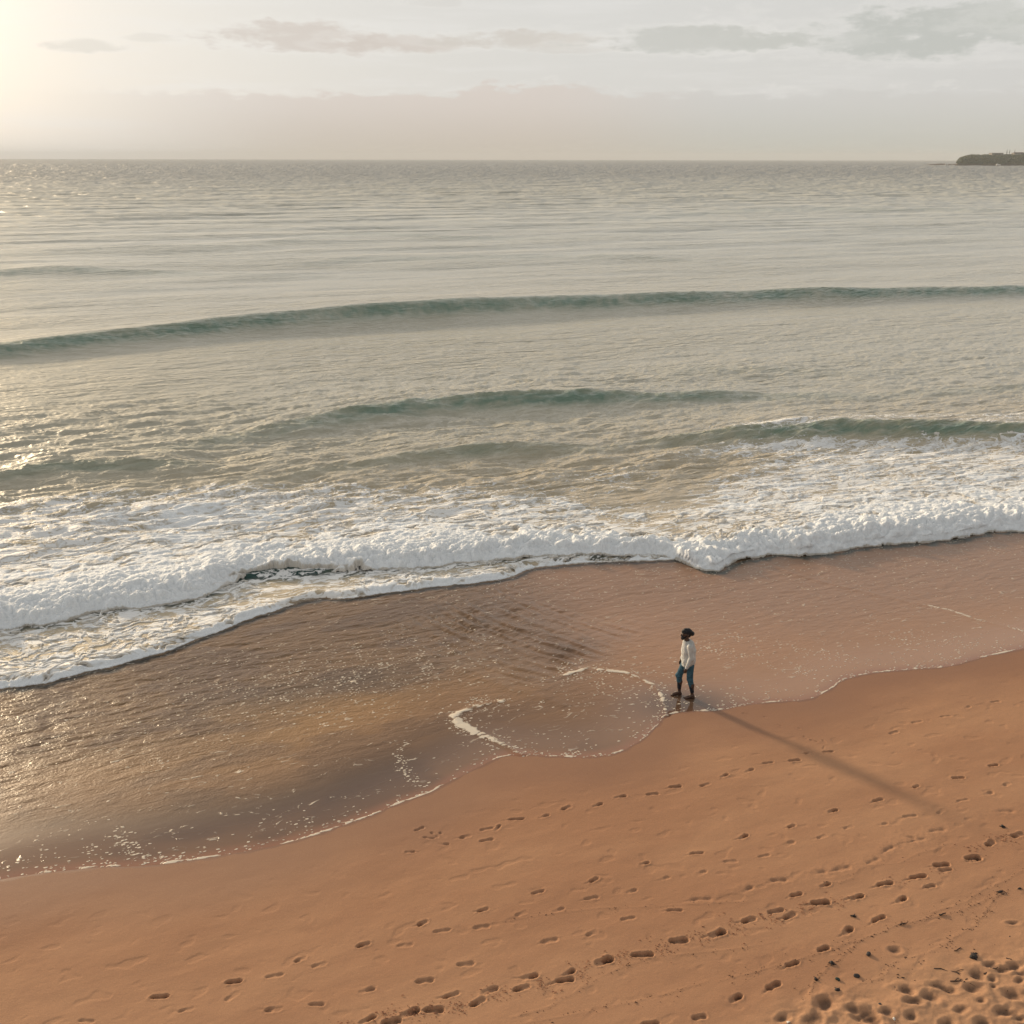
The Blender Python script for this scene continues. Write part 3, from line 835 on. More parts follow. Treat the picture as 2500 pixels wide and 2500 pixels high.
def build_beach():
    def axis(a, b, d, lo, hi):
        mid = list(np.arange(a, b, d)); l, r = [a], [b]
        k = d
        while l[-1] > lo: k *= 1.25; l.append(l[-1] - k)
        k = d
        while r[-1] < hi: k *= 1.25; r.append(r[-1] + k)
        return np.array(l[:0:-1] + mid + r)
    xs = axis(-12.5, 17.0, 0.0165, -4000, 4000)
    ys = axis(10.0, 26.0, 0.0185, -4000, 60)
    Yg, Xg = np.meshgrid(ys, xs, indexing='ij')
    S, T = st(Xg, Yg)
    z = sand_level(S)
    D = S - interp_line(EDGE, T)
    near = (np.abs(Xg) < 60) & (Yg > -40) & (Yg < 60)
    up = sstep(0.2, 2.5, -D)
    z = z - 0.07 * sstep(0.1, 0.9, D)
    z = z + near * (0.013 * fbm(T * .30, S * .7, 3, 101) + .0042 * fbm(T * 1.4, S * 2.6, 4, 102)) * (0.25 + .75 * up) * sstep(-1.5, 0.0, -D + .2)
    # dimples
    z = z - near * up * 0.006 * sstep(0.28, 0.5, fbm(T * 2.2, S * 3.5, 2, 103))
    loose = np.zeros_like(z)
    wet_shade = np.zeros_like(z)
    # prints
    for (px, py, h, L, dep, soft, wide, rn) in PRINTS:
        i0, i1 = np.searchsorted(ys, (py - .5, py + .5)); j0, j1 = np.searchsorted(xs, (px - .5, px + .5))
        if i1 - i0 < 3 or j1 - j0 < 3: continue
        x, y = Xg[i0:i1, j0:j1] - px, Yg[i0:i1, j0:j1] - py
        a = (x * math.cos(h) + y * math.sin(h)) / L; b = (-x * math.sin(h) + y * math.cos(h)) / L
        sgn = 1 if rn > .5 else -1
        a = a + .05 * pn(x * 9 + rn * 50, y * 9, 104); b = b + .05 * pn(x * 9, y * 9 + rn * 50, 105) + .035 * pn(x * 26, y * 26 + rn * 50, 113)
        cen = 0.05 * sgn * np.sin(a * 3.4)
        a = a * (1 + .25 * (rn - .5)); wdt = wide * (.78 + .3 * ((rn * 7.3) % 1)) * np.interp(a, [-.5, -.44, -.3, -.1, .12, .32, .45, .52], [0, .10, .15, .115 + .05 * ((rn * 3.7) % 1), .16, .18, .12, 0])
        inside = np.minimum((wdt - np.abs(b - cen)) * L, (0.5 - np.abs(a)) * L)
        sh = sstep(-soft * .6, soft, inside)
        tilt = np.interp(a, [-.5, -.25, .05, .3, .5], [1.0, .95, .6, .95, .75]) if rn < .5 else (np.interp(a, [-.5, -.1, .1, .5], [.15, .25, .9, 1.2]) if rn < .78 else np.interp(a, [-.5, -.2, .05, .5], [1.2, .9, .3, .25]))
        wet_shade[i0:i1, j0:j1] = np.maximum(wet_shade[i0:i1, j0:j1], sstep(0, .02, inside) * min(1, max(0, dep - .012) / .03) * tilt)  # print floor darkened for shade as well as damp
        if (rn * 11.3) % 1 < .45:            # drag mark of heel or toe
            dr = np.exp(-(np.abs(b - .02) / .05) ** 2) * sstep(-1.15, -.6, a) * (1 - sstep(-.5, -.35, a))
            z[i0:i1, j0:j1] -= dep * .35 * dr
        rim = np.exp(-((inside + soft * 1.6) / (soft * 1.5)) ** 2)
        z[i0:i1, j0:j1] += -(1.75 if dep > .03 else 1.15) * dep * sh * tilt + dep * .22 * rim * (.6 + 1.2 * pn(x * 14 + rn * 9, y * 14, 106))
    LS0, LS1 = st(*C_(450, 1500)[:2]), st(*C_(1932, 1060)[:2])
    lo = 1 - sstep(-0.5, 1.0, (S - LS0[0]) - (LS1[0] - LS0[0]) / (LS1[1] - LS0[1]) * (T - LS0[1]) + .35 * fbm(T * .8, S * .8, 3, 107))
    loose = lo * near
    z = z + loose * (0.036 * fbm(T * 1.6, S * 2.0, 5, 108) + .02)
    for (qx, qy, qr) in PITS:
        X0, Y0, _ = C_(qx, qy)
        r = qr * .31056 / 2507 * 17.0 * 1.0
        i0, i1 = np.searchsorted(ys, (Y0 - 4 * r, Y0 + 4 * r)); j0, j1 = np.searchsorted(xs, (X0 - 4 * r, X0 + 4 * r))
        if i1 - i0 < 3 or j1 - j0 < 3: continue
        x, y = Xg[i0:i1, j0:j1] - X0, Yg[i0:i1, j0:j1] - Y0
        ca = random.uniform(-.2, .7)
        a, b = x * math.cos(ca) + y * math.sin(ca), -x * math.sin(ca) + y * math.cos(ca)
        dd = np.hypot(a * random.uniform(.6, 1.0), b * random.uniform(1.0, 1.5)) / r + .60 * fbm(x * 3.5 + qx, y * 3.5, 4, 109)
        z[i0:i1, j0:j1] += r * (-.27 * (1 - sstep(.15, 1.05, dd)) + .07 * np.exp(-((dd - 1.25) / .3) ** 2))
        wet_shade[i0:i1, j0:j1] = np.maximum(wet_shade[i0:i1, j0:j1], .85 * (1 - sstep(.15, .95, dd)))
    # fine swash marks left on the sand
    for ln in TIDE:
        P = np.array([q[:2] for q in ln])
        for i in range(len(P) - 1):
            lo_, hi_ = np.minimum(P[i], P[i + 1]) - .25, np.maximum(P[i], P[i + 1]) + .25
            i0, i1 = np.searchsorted(ys, (lo_[1], hi_[1])); j0, j1 = np.searchsorted(xs, (lo_[0], hi_[0]))
            x, y = Xg[i0:i1, j0:j1], Yg[i0:i1, j0:j1]
            if x.size == 0: continue
            vv = P[i + 1] - P[i]; l2 = vv @ vv
            k = np.clip(((x - P[i][0]) * vv[0] + (y - P[i][1]) * vv[1]) / l2, 0, 1)
            d = np.hypot(x - P[i][0] - k * vv[0], y - P[i][1] - k * vv[1]) + .03 * pn(x * 3, y * 3, 110)
            z[i0:i1, j0:j1] += (0.0028 * np.exp(-(d / .022) ** 2)) * (np.abs((k - .5)) <= .5)
    damp = np.clip(1 - sstep(0.0, 2.6, -D + .5 * fbm(T * .5, S * .7, 3, 111)), 0, 1) * .62
    damp = np.maximum(damp, (D > -0.06 + .1 * pn(T * 3, S * 3, 112)) * 1.0 * sstep(-.25, 0.0, D))
    damp = np.maximum(damp, 1.0 * (D > 0))
    Sq = S[:-1, :-1]
    o = grid_mesh('beach', Xg, Yg, z, Sq < 60, dict(damp=damp, loose=loose, trod_shade=wet_shade), SAND)
    tag(o, kind='structure')


build_water()
build_foam()
build_beach()

#@@REST
# ------------------------------------------------------------------ solid bodies from distance fields
def surface_nets(fn, lo, hi, h):
    n = [int(math.ceil((b - a) / h)) + 1 for a, b in zip(lo, hi)]
    ax = [lo[i] + h * np.arange(n[i]) for i in range(3)]
    x, y, z = np.meshgrid(*ax, indexing='ij')
    D = fn(x, y, z).astype(np.float32)
    ins = D < 0
    nx, ny, nz = n[0] - 1, n[1] - 1, n[2] - 1
    cnt = np.zeros((nx, ny, nz), np.int32)
    acc = np.zeros((nx, ny, nz, 3), np.float32)
    corners = [(i, j, k) for i in (0, 1) for j in (0, 1) for k in (0, 1)]

    def sub(A, c): return A[c[0]:c[0] + nx, c[1]:c[1] + ny, c[2]:c[2] + nz]
    for ca in corners:
        for axis in range(3):
            if ca[axis]: continue
            cb = list(ca); cb[axis] = 1
            a, b = sub(D, ca), sub(D, cb)
            cr = (a < 0) != (b < 0)
            tt = np.where(cr, a / np.where(cr, a - b, 1), 0)
            for k in range(3):
                acc[..., k] += np.where(cr, ca[k] + (tt if k == axis else 0), 0)
            cnt += cr
    act = cnt > 0
    vid = np.full(act.shape, -1, np.int64); vid[act] = np.arange(act.sum())
    ii = np.argwhere(act)
    V = (ii + acc[act] / cnt[act][:, None]) * h + np.array(lo)
    F = []
    for axis in range(3):
        u, v = (axis + 1) % 3, (axis + 2) % 3
        sl0 = [slice(None)] * 3; sl1 = [slice(None)] * 3
        sl0[axis] = slice(0, -1); sl1[axis] = slice(1, None)
        a, b = ins[tuple(sl0)], ins[tuple(sl1)]
        e = np.argwhere(a != b)
        ok = (e[:, u] > 0) & (e[:, v] > 0) & (e[:, u] < n[u] - 1) & (e[:, v] < n[v] - 1)
        e = e[ok]
        du, dv = np.zeros(3, int), np.zeros(3, int); du[u] = 1; dv[v] = 1
        q = np.stack([vid[tuple((e - du - dv).T)], vid[tuple((e - dv).T)], vid[tuple(e.T)], vid[tuple((e - du).T)]], 1)
        flip = b[tuple(e.T)]
        q[flip] = q[flip][:, ::-1]
        F.append(q)
    return V, np.concatenate(F)


class Field:
    """smooth union of tapered limbs"""
    def __init__(self): self.p = []

    def limb(self, a, b, ra, rb, k=.02, sx=(1, 1, 1)):
        self.p.append((np.array(a, float), np.array(b, float), ra, rb, k, np.array(sx, float)))
        return self

    def chain(self, pts, rad, k=.02, sx=(1, 1, 1)):
        for i in range(len(pts) - 1): self.limb(pts[i], pts[i + 1], rad[i], rad[i + 1], k, sx)
        return self

    def __call__(self, x, y, z):
        D = np.full(x.shape, 9.0)
        for a, b, ra, rb, k, sx in self.p:
            m = max(ra, rb) * max(1 / sx.min(), 1) + .09
            lo, hi = np.minimum(a, b) - m, np.maximum(a, b) + m
            sl = []
            for A, l, h, axis in ((x[:, 0, 0], lo[0], hi[0], 0), (y[0, :, 0], lo[1], hi[1], 1), (z[0, 0, :], lo[2], hi[2], 2)):
                i0, i1 = np.searchsorted(A, (l, h)); sl.append(slice(max(i0 - 1, 0), i1 + 1))
            sl = tuple(sl)
            px, py, pz = (x[sl] - a[0]) * sx[0], (y[sl] - a[1]) * sx[1], (z[sl] - a[2]) * sx[2]
            v = (b - a) * sx
            l2 = max(v @ v, 1e-9)
            t = np.clip((px * v[0] + py * v[1] + pz * v[2]) / l2, 0, 1)
            d = np.sqrt((px - t * v[0]) ** 2 + (py - t * v[1]) ** 2 + (pz - t * v[2]) ** 2) - (ra + (rb - ra) * t)
            o = D[sl]
            hh = np.clip(.5 + .5 * (o - d) / k, 0, 1)
            D[sl] = o + (d - o) * hh - k * hh * (1 - hh)
        return D


def build_person():
    skin = mat_plain('brown_skin', (0.075, 0.040, 0.026), .5, .12, 14, .002)
    hairm = mat_plain('black_hair', (0.008, 0.008, 0.010), .6, .4, 60, .006)
    knit, g, b = new_mat('cream_knit')
    p = g.node('ShaderNodeTexCoord').outputs['Object']
    wv = g.node('ShaderNodeTexWave'); g.put(wv.inputs['Vector'], p); wv.inputs['Scale'].default_value = 30; wv.inputs['Distortion'].default_value = 1.5
    nn = g.noise(p, 7, 4, .6)
    g.put(b.inputs['Base Color'], g.mix(g.step(nn, .3, .7), (0.56, 0.555, 0.52), (0.66, 0.65, 0.61)))
    b.inputs['Roughness'].default_value = .95; b.inputs['Specular IOR Level'].default_value = .1
    g.put(b.inputs['Normal'], g.bump(g.add(g.mul(nn, .03), g.mul(wv.outputs['Fac'], .006)), 1, 1))
    denim = mat_plain('blue_denim', (0.034, 0.092, 0.128), .85, .3, 18, .01)
    dark_cloth = mat_plain('dark_denim', (0.010, 0.016, 0.026), .5, .25, 22, .004)

    X, Y, Z = ground_at(1668, 1701)
    root = bpy.data.objects.new('person', None)
    C.objects.link(root)
    z0 = float(sand_level(-0.376 * X + 0.926 * Y))
    root.location = (X, Y, z0 + 0.012)
    root.rotation_euler = (0, 0, R(4))
    tag(root, 'bearded man in cream knitted jumper and blue jeans walking barefoot along the water edge', 'person')
    hipL, hipR = (.09, -.085, .90), (.055, .085, .90)
    kneL, kneR = (.115, -.10, .50), (-.105, .09, .515)
    ankL, ankR = (.19, -.10, .095), (-.075, .09, .095)
    shL, elL, wrL = (.055, -.185, 1.385), (.085, -.235, 1.115), (-.02, -.245, .885)
    shR, elR, wrR = (.035, .18, 1.385), (.06, .235, 1.11), (-.03, .24, .88)
    f = Field()
    # trunk, neck, head
    f.chain([(.07, 0, .92), (.075, 0, 1.06), (.06, 0, 1.26), (.035, 0, 1.40)], [.135, .120, .145, .10], .05, (1, .86, 1))
    f.limb((.015, 0, 1.42), (-.012, 0, 1.555), .058, .052, .03)
    f.limb((-.022, 0, 1.645), (.012, 0, 1.650), .084, .082, .02)
    f.limb((-.050, 0, 1.625), (-.072, 0, 1.545), .066, .044, .025)
    f.limb((-.122, 0, 1.632), (-.137, 0, 1.603), .009, .014, .008)          # nose
    f.limb((-.100, -.03, 1.648), (-.100, .03, 1.648), .014, .014, .01)      # brow
    f.limb((-.112, -.014, 1.572), (-.112, .014, 1.572), .008, .008, .008)   # lips
    for sg in (-1, 1):
        f.limb((.005, sg * .082, 1.635), (.010, sg * .086, 1.600), .016, .011, .008)   # ears
    # arms and hands
    for sh, el, wr, sg in ((shL, elL, wrL, -1), (shR, elR, wrR, 1)):
        f.chain([sh, el, wr], [.052, .042, .028], .02)
        w = np.array(wr); pd = np.array((-.018, 0, -.085))
        f.limb(w, w + pd * .9, .026, .030, .015, (1, 1.35, 1))
        kn = w + pd
        for i, (dx, ln) in enumerate(((-.024, .070), (-.008, .080), (.009, .075), (.025, .060))):
            a = kn + np.array((dx, sg * .004, .004 if i in (1, 2) else .010))
            m = a + np.array((-.004 + dx * .15, -sg * .006, -ln * .5)); e = m + np.array((.002, -sg * .016, -ln * .45))
            f.chain([a, m, e], [.0095, .0088, .0072], .004)
        a = w + np.array((-.022, -sg * .006, -.035))
        f.chain([a, a + np.array((-.026, -sg * .012, -.030)), a + np.array((-.030, -sg * .018, -.058))], [.012, .0105, .008], .006)
    # legs and bare feet
    for hp, kn, an, dx in ((hipL, kneL, ankL, 0), (hipR, kneR, ankR, -.01)):
        f.chain([hp, kn], [.085, .055], .03)
        k2 = np.array(kn); a2 = np.array(an); calf = k2 * .62 + a2 * .38 + np.array((.022, 0, 0))
        f.chain([kn, calf, an], [.054, .056, .036], .03)
        heel = a2 + np.array((.035, 0, -.062)); ball = a2 + np.array((-.135 + dx, 0, -.070))
        f.limb(a2, heel, .036, .032, .02); f.limb(a2 + np.array((-.01, 0, -.02)), ball, .036, .026, .03, (1, .8, 1))
        f.limb(heel, ball, .030, .026, .02, (1, .8, 1))
        for i in range(5):
            ty = (i - 2) * .017 * (1 if hp[1] > 0 else -1)
            tb = ball + np.array((.0, ty, -.006))
            f.limb(tb, tb + np.array((-.058 + .009 * i, 0, -.006)), .014 - .0012 * i, .011 - .001 * i, .005)
    V, F = surface_nets(f, (-.36, -.34, -.02), (.33, .34, 1.77), .0065)
    raw_mesh('body', V, F, skin, root)
    # jumper
    j = Field()
    j.chain([(.070, 0, .80), (.075, 0, .98), (.065, 0, 1.22), (.045, 0, 1.36), (.02, 0, 1.425)], [.142, .156, .158, .128, .080], .06, (1, .84, 1))
    for sh, el, wr in ((shL, elL, wrL), (shR, elR, wrR)):
        wr = np.array(wr)
        j.chain([sh, el, wr + np.array((.004, 0, -.005))], [.072, .062, .042], .035)

    def jum(x, y, z):
        d = j(x, y, z)
        fold = .010 * pn(x * 6 + y * 3, z * 9 + x * 5, 201) + .006 * pn(x * 15 + z * 9, y * 14 + z * 6, 202)
        d = d + fold * sstep(1.45, 1.3, z)
        hem = .845 + .10 * (x - .07)
        armz = (np.abs(y) > .205) & (x < .06)
        d = np.maximum(d, np.where(armz, .862 - z, hem - z))
        d = np.maximum(d, z - 1.475 - .25 * (x - .02))
        return d
    V, F = surface_nets(jum, (-.22, -.36, .76), (.34, .36, 1.52), .0075)
    jo = raw_mesh('jumper', V, F, knit, root)
    c = Field(); c.chain([(.012, 0, 1.432), (.006, 0, 1.470)], [.074, .067], .02)

    def col(x, y, z): return np.maximum(np.maximum(c(x, y, z), z - 1.487 - .25 * (x - .02)), 1.425 - z)
    V, F = surface_nets(col, (-.12, -.12, 1.39), (.13, .12, 1.53), .006)
    raw_mesh('collar', V, F, knit, jo)
    # jeans
    q = Field()
    q.limb((.07, 0, .93), (.075, 0, .86), .140, .140, .03, (1, .86, 1))
    lowL, lowR = (.150, -.10, .335), (-.085, .09, .36)
    q.chain([hipL, kneL, lowL], [.102, .068, .058], .04)
    q.chain([hipR, kneR, lowR], [.100, .072, .062], .04)

    def jea(x, y, z):
        d = q(x, y, z)
        d = d + (.008 * pn(x * 8, z * 16 + y * 9, 203) + .010 * pn(x * 5 + y * 4, z * 30, 204) * sstep(.60, .45, z))
        d = np.maximum(d, np.where(y > 0, .352 - z, .325 - z))
        return np.maximum(d, z - .965)
    V, F = surface_nets(jea, (-.30, -.28, .26), (.30, .28, 1.0), .0075)
    je = raw_mesh('jeans', V, F, denim, root)
    for a, b2 in ((lowL, (.185, -.10, .165)), (lowR, (-.078, .09, .175))):
        e = Field(); a2 = np.array(a) + np.array((0, 0, .02)); e.limb(a2, b2, .056, .046, .01)

        def hemf(x, y, z): return np.maximum(e(x, y, z) + .006 * pn(x * 20, z * 30, 205), b2[2] - z)
        lo = np.minimum(a2, b2) - .09; hi = np.maximum(a2, b2) + .09
        V, F = surface_nets(hemf, lo, hi, .007)
        raw_mesh('dark_hem', V, F, dark_cloth, je)  # blue-black band around the lower leg, below the jeans
    be = Field(); be.limb((.072, 0, .868), (.074, 0, .848), .146, .146, .01, (1, .86, 1))
    # hair drawn back, beard, eyes
    h = Field()
    h.limb((-.038, 0, 1.683), (.026, 0, 1.680), .079, .083, .02)
    h.limb((-.080, 0, 1.692), (-.03, 0, 1.71), .040, .052, .03)
    h.limb((.030, 0, 1.67), (.040, 0, 1.60), .085, .060, .03)
    h.limb((.085, 0, 1.660), (.128, 0, 1.632), .055, .052, .02)

    def hair(x, y, z):
        d = h(x, y, z) + .008 * pn(x * 38, y * 38 + z * 31, 206) + .005 * pn(x * 80 + z * 60, y * 80, 207)
        face = np.maximum(x + .040, z - 1.668)
        return np.maximum(d, -face)
    V, F = surface_nets(hair, (-.18, -.16, 1.48), (.21, .16, 1.82), .006)
    raw_mesh('hair', V, F, hairm, root)
    bd = Field()
    bd.limb((-.076, 0, 1.556), (-.090, 0, 1.528), .058, .046, .02)
    for sg in (-1, 1):
        bd.limb((-.075, sg * .036, 1.55), (-.012, sg * .074, 1.625), .030, .016, .02)
    bd.limb((-.120, -.022, 1.586), (-.120, .022, 1.586), .011, .011, .008)

    def beard(x, y, z):
        d = bd(x, y, z) + .005 * pn(x * 70, z * 60 + y * 50, 208)
        return np.maximum(d, .012 - np.sqrt((x + .125) ** 2 + (y * .6) ** 2 + ((z - 1.571) * 1.6) ** 2))
    V, F = surface_nets(beard, (-.17, -.13, 1.45), (.04, .13, 1.67), .005)
    raw_mesh('beard', V, F, hairm, root)
    white = mat_plain('eye_white', (.5, .47, .42), .3, .05, 20)
    for sg in (-1, 1):
        bm = bmesh.new()
        bmesh.ops.create_uvsphere(bm, u_segments=12, v_segments=8, radius=.012, matrix=Matrix.Translation((-.104, sg * .030, 1.630)))
        eo = bm_obj('eye', bm, white, root, True)
        bm = bmesh.new()
        bmesh.ops.create_uvsphere(bm, u_segments=10, v_segments=6, radius=.006, matrix=Matrix.Translation((-.1118, sg * .030, 1.630)))
        bm_obj('iris', bm, hairm, eo, True)


build_person()

# ------------------------------------------------------------------ washed-up bits on the upper beach
DARKWEED = mat_plain('dark_seaweed', (0.022, 0.015, 0.012), .6, .4, 40, .003)
STONE = mat_plain('dark_stone', (0.040, 0.033, 0.030), .7, .4, 30, .004)
GREENSTONE = mat_plain('green_stone', (0.030, 0.048, 0.036), .7, .3, 30, .004)
SHELLM = mat_plain('pale_shell', (0.62, 0.58, 0.52), .5, .15, 30, .002)
WOOD = mat_plain('grey_driftwood', (0.060, 0.038, 0.028), .85, .4, 30, .004)


def sand_at(x, y): return float(sand_level(-0.376 * x + 0.926 * y))


def pebble_bm(r, sq=.65, seed=0):
    bm = bmesh.new()
    bmesh.ops.create_icosphere(bm, subdivisions=3, radius=1.0)
    for v in bm.verts:
        n = 1 + .35 * float(pn(v.co.x * 1.1 + seed * 3.7, v.co.y * 1.1 + v.co.z * .9, seed))
        v.co = Vector((v.co.x * r * n * 1.25, v.co.y * r * n * .9, v.co.z * r * sq * n))
    return bm


def tube(bm, pts, rad, seg=6):
    rings = []
    for i, p in enumerate(pts):
        p = Vector(p)
        d = (Vector(pts[min(i + 1, len(pts) - 1)]) - Vector(pts[max(i - 1, 0)])).normalized()
        u = d.cross(Vector((0, 0, 1)));  u = u.normalized() if u.length > 1e-4 else Vector((1, 0, 0))
        w = d.cross(u)
        rr = rad[i] if isinstance(rad, (list, tuple)) else rad
        rings.append([bm.verts.new(p + (u * math.cos(k * 2 * math.pi / seg) + w * math.sin(k * 2 * math.pi / seg)) * rr) for k in range(seg)])
    for a, b in zip(rings[:-1], rings[1:]):
        for k in range(seg):
            bm.faces.new((a[k], a[(k + 1) % seg], b[(k + 1) % seg], b[k]))
    bm.faces.new(rings[0][::-1]); bm.faces.new(rings[-1])


def weed_bm(r, n, seed, lift=.4):
    rd = random.Random(seed)
    bm = bmesh.new()
    for i in range(n):
        a = rd.uniform(0, 2 * math.pi); L = r * rd.uniform(.5, 1.25)
        pts = []; x = y = 0; z = r * lift * rd.uniform(.3, 1)
        for k in range(6):
            pts.append((x, y, max(z, .004)))
            a += rd.uniform(-.5, .5)
            x += math.cos(a) * L / 5; y += math.sin(a) * L / 5; z -= r * lift * rd.uniform(.05, .3)
        tube(bm, pts, [r * .16 * q for q in (1, .9, .8, .65, .45, .2)], 5)
    bmesh.ops.create_icosphere(bm, subdivisions=2, radius=r * .38, matrix=Matrix.Translation((0, 0, r * .18)) @ Matrix.Diagonal((1.3, 1, .7, 1)))
    return bm


def twig_bm(L, rad, seed, side=2):
    rd = random.Random(seed)
    bm = bmesh.new()
    pts = [(-L / 2 + L * k / 6, rd.uniform(-.05, .05) * L, rad * rd.uniform(1, 2.2)) for k in range(7)]
    tube(bm, pts, [rad * q for q in (1, 1, .95, .85, .75, .6, .4)], 6)
    for i in range(side):
        k = rd.randint(1, 4); p = pts[k]; s = rd.choice((-1, 1)); l2 = L * rd.uniform(.15, .35)
        tube(bm, [p, (p[0] + l2 * .5, p[1] + s * l2 * .4, p[2] + rad), (p[0] + l2, p[1] + s * l2 * .7, rad)], [rad * .7, rad * .5, rad * .25], 5)
    return bm


def shell_bm(r):
    bm = bmesh.new()
    rows = []
    for i in range(7):
        v = i / 6
        row = []
        for k in range(19):
            a = (k / 18 - .5) * math.pi * .95
            rr = r * v * (1 + .04 * math.cos(k * math.pi))
            row.append(bm.verts.new((math.sin(a) * rr, math.cos(a) * rr - r * .4, r * .45 * (1 - v * v) + .006 + .02 * r * math.cos(k * math.pi))))
        rows.append(row)
    for a, b in zip(rows[:-1], rows[1:]):
        for k in range(18): bm.faces.new((a[k], a[k + 1], b[k + 1], b[k]))
    bmesh.ops.remove_doubles(bm, verts=bm.verts, dist=1e-5)
    bmesh.ops.solidify(bm, geom=bm.faces[:], thickness=r * .08)
    return bm


def put(name, bm, mat, cx, cy, label, cat, rot=None, sink=.0, group=None, smooth=True):
    x, y, _ = crC(cx, cy)
    o = bm_obj(name, bm, mat, None, smooth)
    o.location = (x, y, sand_at(x, y) + sink)
    o.rotation_euler = (0, 0, random.uniform(0, 6.28) if rot is None else rot)
    tag(o, label, cat, group)
    return o


put('seaweed_clump', weed_bm(.13, 12, 1), DARKWEED, 1540, 1085, 'black sprawling seaweed clump lying alone above the trampled sand', 'seaweed', .2)
put('pebble', pebble_bm(0.036, .8, 1), STONE, 715, 1062, 'dark upright stone with a smudge of dark sand on both sides', 'stone', sink=.02)
put('pebble', pebble_bm(0.030, .75, 2), GREENSTONE, 472, 1258, 'dark greenish stone left of a brownish one on the lower sand', 'stone', sink=.015)
put('pebble', pebble_bm(0.040, .7, 3), STONE, 622, 1230, 'brownish dark stone half buried beside a curved drift line', 'stone', sink=.01)
put('pebble', pebble_bm(0.032, .7, 4), STONE, 805, 1462, 'small black oval stone above the big hollow at the bottom edge', 'stone', sink=.012)
put('pebble', pebble_bm(0.022, .8, 5), SHELLM, 915, 1570, 'small white pebble between two hollows at the bottom edge', 'stone', sink=.012)
put('shell', shell_bm(.045), SHELLM, 84, 1598, 'white curled shell at the very bottom edge of the beach', 'shell', .5)
put('driftwood_chip', twig_bm(.14, .014, 6, 0), WOOD, 1297, 748, 'flat dark driftwood chip on the long drift line', 'driftwood', .35)
put('driftwood_chip', twig_bm(.15, .012, 7, 1), WOOD, 990, 820, 'thin dark driftwood chip where two drift lines part', 'driftwood', .3)
put('seaweed_clump', weed_bm(.06, 9, 8), DARKWEED, 600, 760, 'brown crumbled weed tuft left of a deep heel print', 'seaweed')
put('seaweed_clump', weed_bm(.075, 8, 9, .3), DARKWEED, 425, 1128, 'dark weed tuft strung along the steep branch of the drift line', 'seaweed')
put('seaweed_clump', weed_bm(.055, 8, 10, .3), DARKWEED, 300, 1255, 'small black weed scrap at the foot of the steep drift line', 'seaweed')
put('seaweed_clump', weed_bm(.07, 9, 11, .3), DARKWEED, 1750, 568, 'flat brown weed scrap where several drift lines meet', 'seaweed')
put('seaweed_clump', weed_bm(.05, 8, 12, .3), DARKWEED, 1905, 540, 'tiny weed scrap near the right edge above the drift lines', 'seaweed')
put('seaweed_clump', weed_bm(.075, 10, 13, .3), DARKWEED, 1765, 52, 'reddish brown weed tuft between the faint prints and the deep trail', 'seaweed')
put('twig', twig_bm(.60, .008, 14, 3), WOOD, 1395, 1205, 'long thin twig leading to the edge of a round hollow', 'twig', -.35)
put('twig', twig_bm(.30, .012, 15, 1), WOOD, 1680, 1192, 'short thick stick lying across the rim of a hollow', 'twig', .5)
put('twig', twig_bm(.42, .010, 16, 5), WOOD, 1465, 1272, 'forked twig with many side shoots in front of the round hollow', 'twig', .0)
put('seaweed_clump', weed_bm(.07, 9, 17), DARKWEED, 1470, 1285, 'black weed tangle caught under the forked twig', 'seaweed')
put('driftwood_chip', twig_bm(.16, .013, 18, 1), WOOD, 1840, 1108, 'dark splinter of driftwood near the right edge of the trampled sand', 'driftwood', -.5)
put('pebble', pebble_bm(0.025, .6, 19), STONE, 1640, 1437, 'dark pebble left of a second one amid the trampled sand', 'stone', sink=.01)
put('pebble', pebble_bm(0.022, .6, 20), STONE, 1675, 1412, 'dark pebble right of its twin amid the trampled sand', 'stone', sink=.01)
put('pebble', pebble_bm(0.023, .6, 21), STONE, 1648, 1362, 'lone dark pebble below a pale swept patch of the trampled sand', 'stone', sink=.01)
put('twig', twig_bm(.16, .007, 22, 1), WOOD, 1418, 1020, 'short twig on clean sand above the trampled sand', 'twig', .5)
put('seaweed_clump', weed_bm(.045, 7, 23, .3), DARKWEED, 1825, 922, 'small brown weed scrap on clean sand at right', 'seaweed')
put('seaweed_clump', weed_bm(.09, 11, 24, .2), DARKWEED, 470, 1345, 'flat string of weed below the greenish stone', 'seaweed')


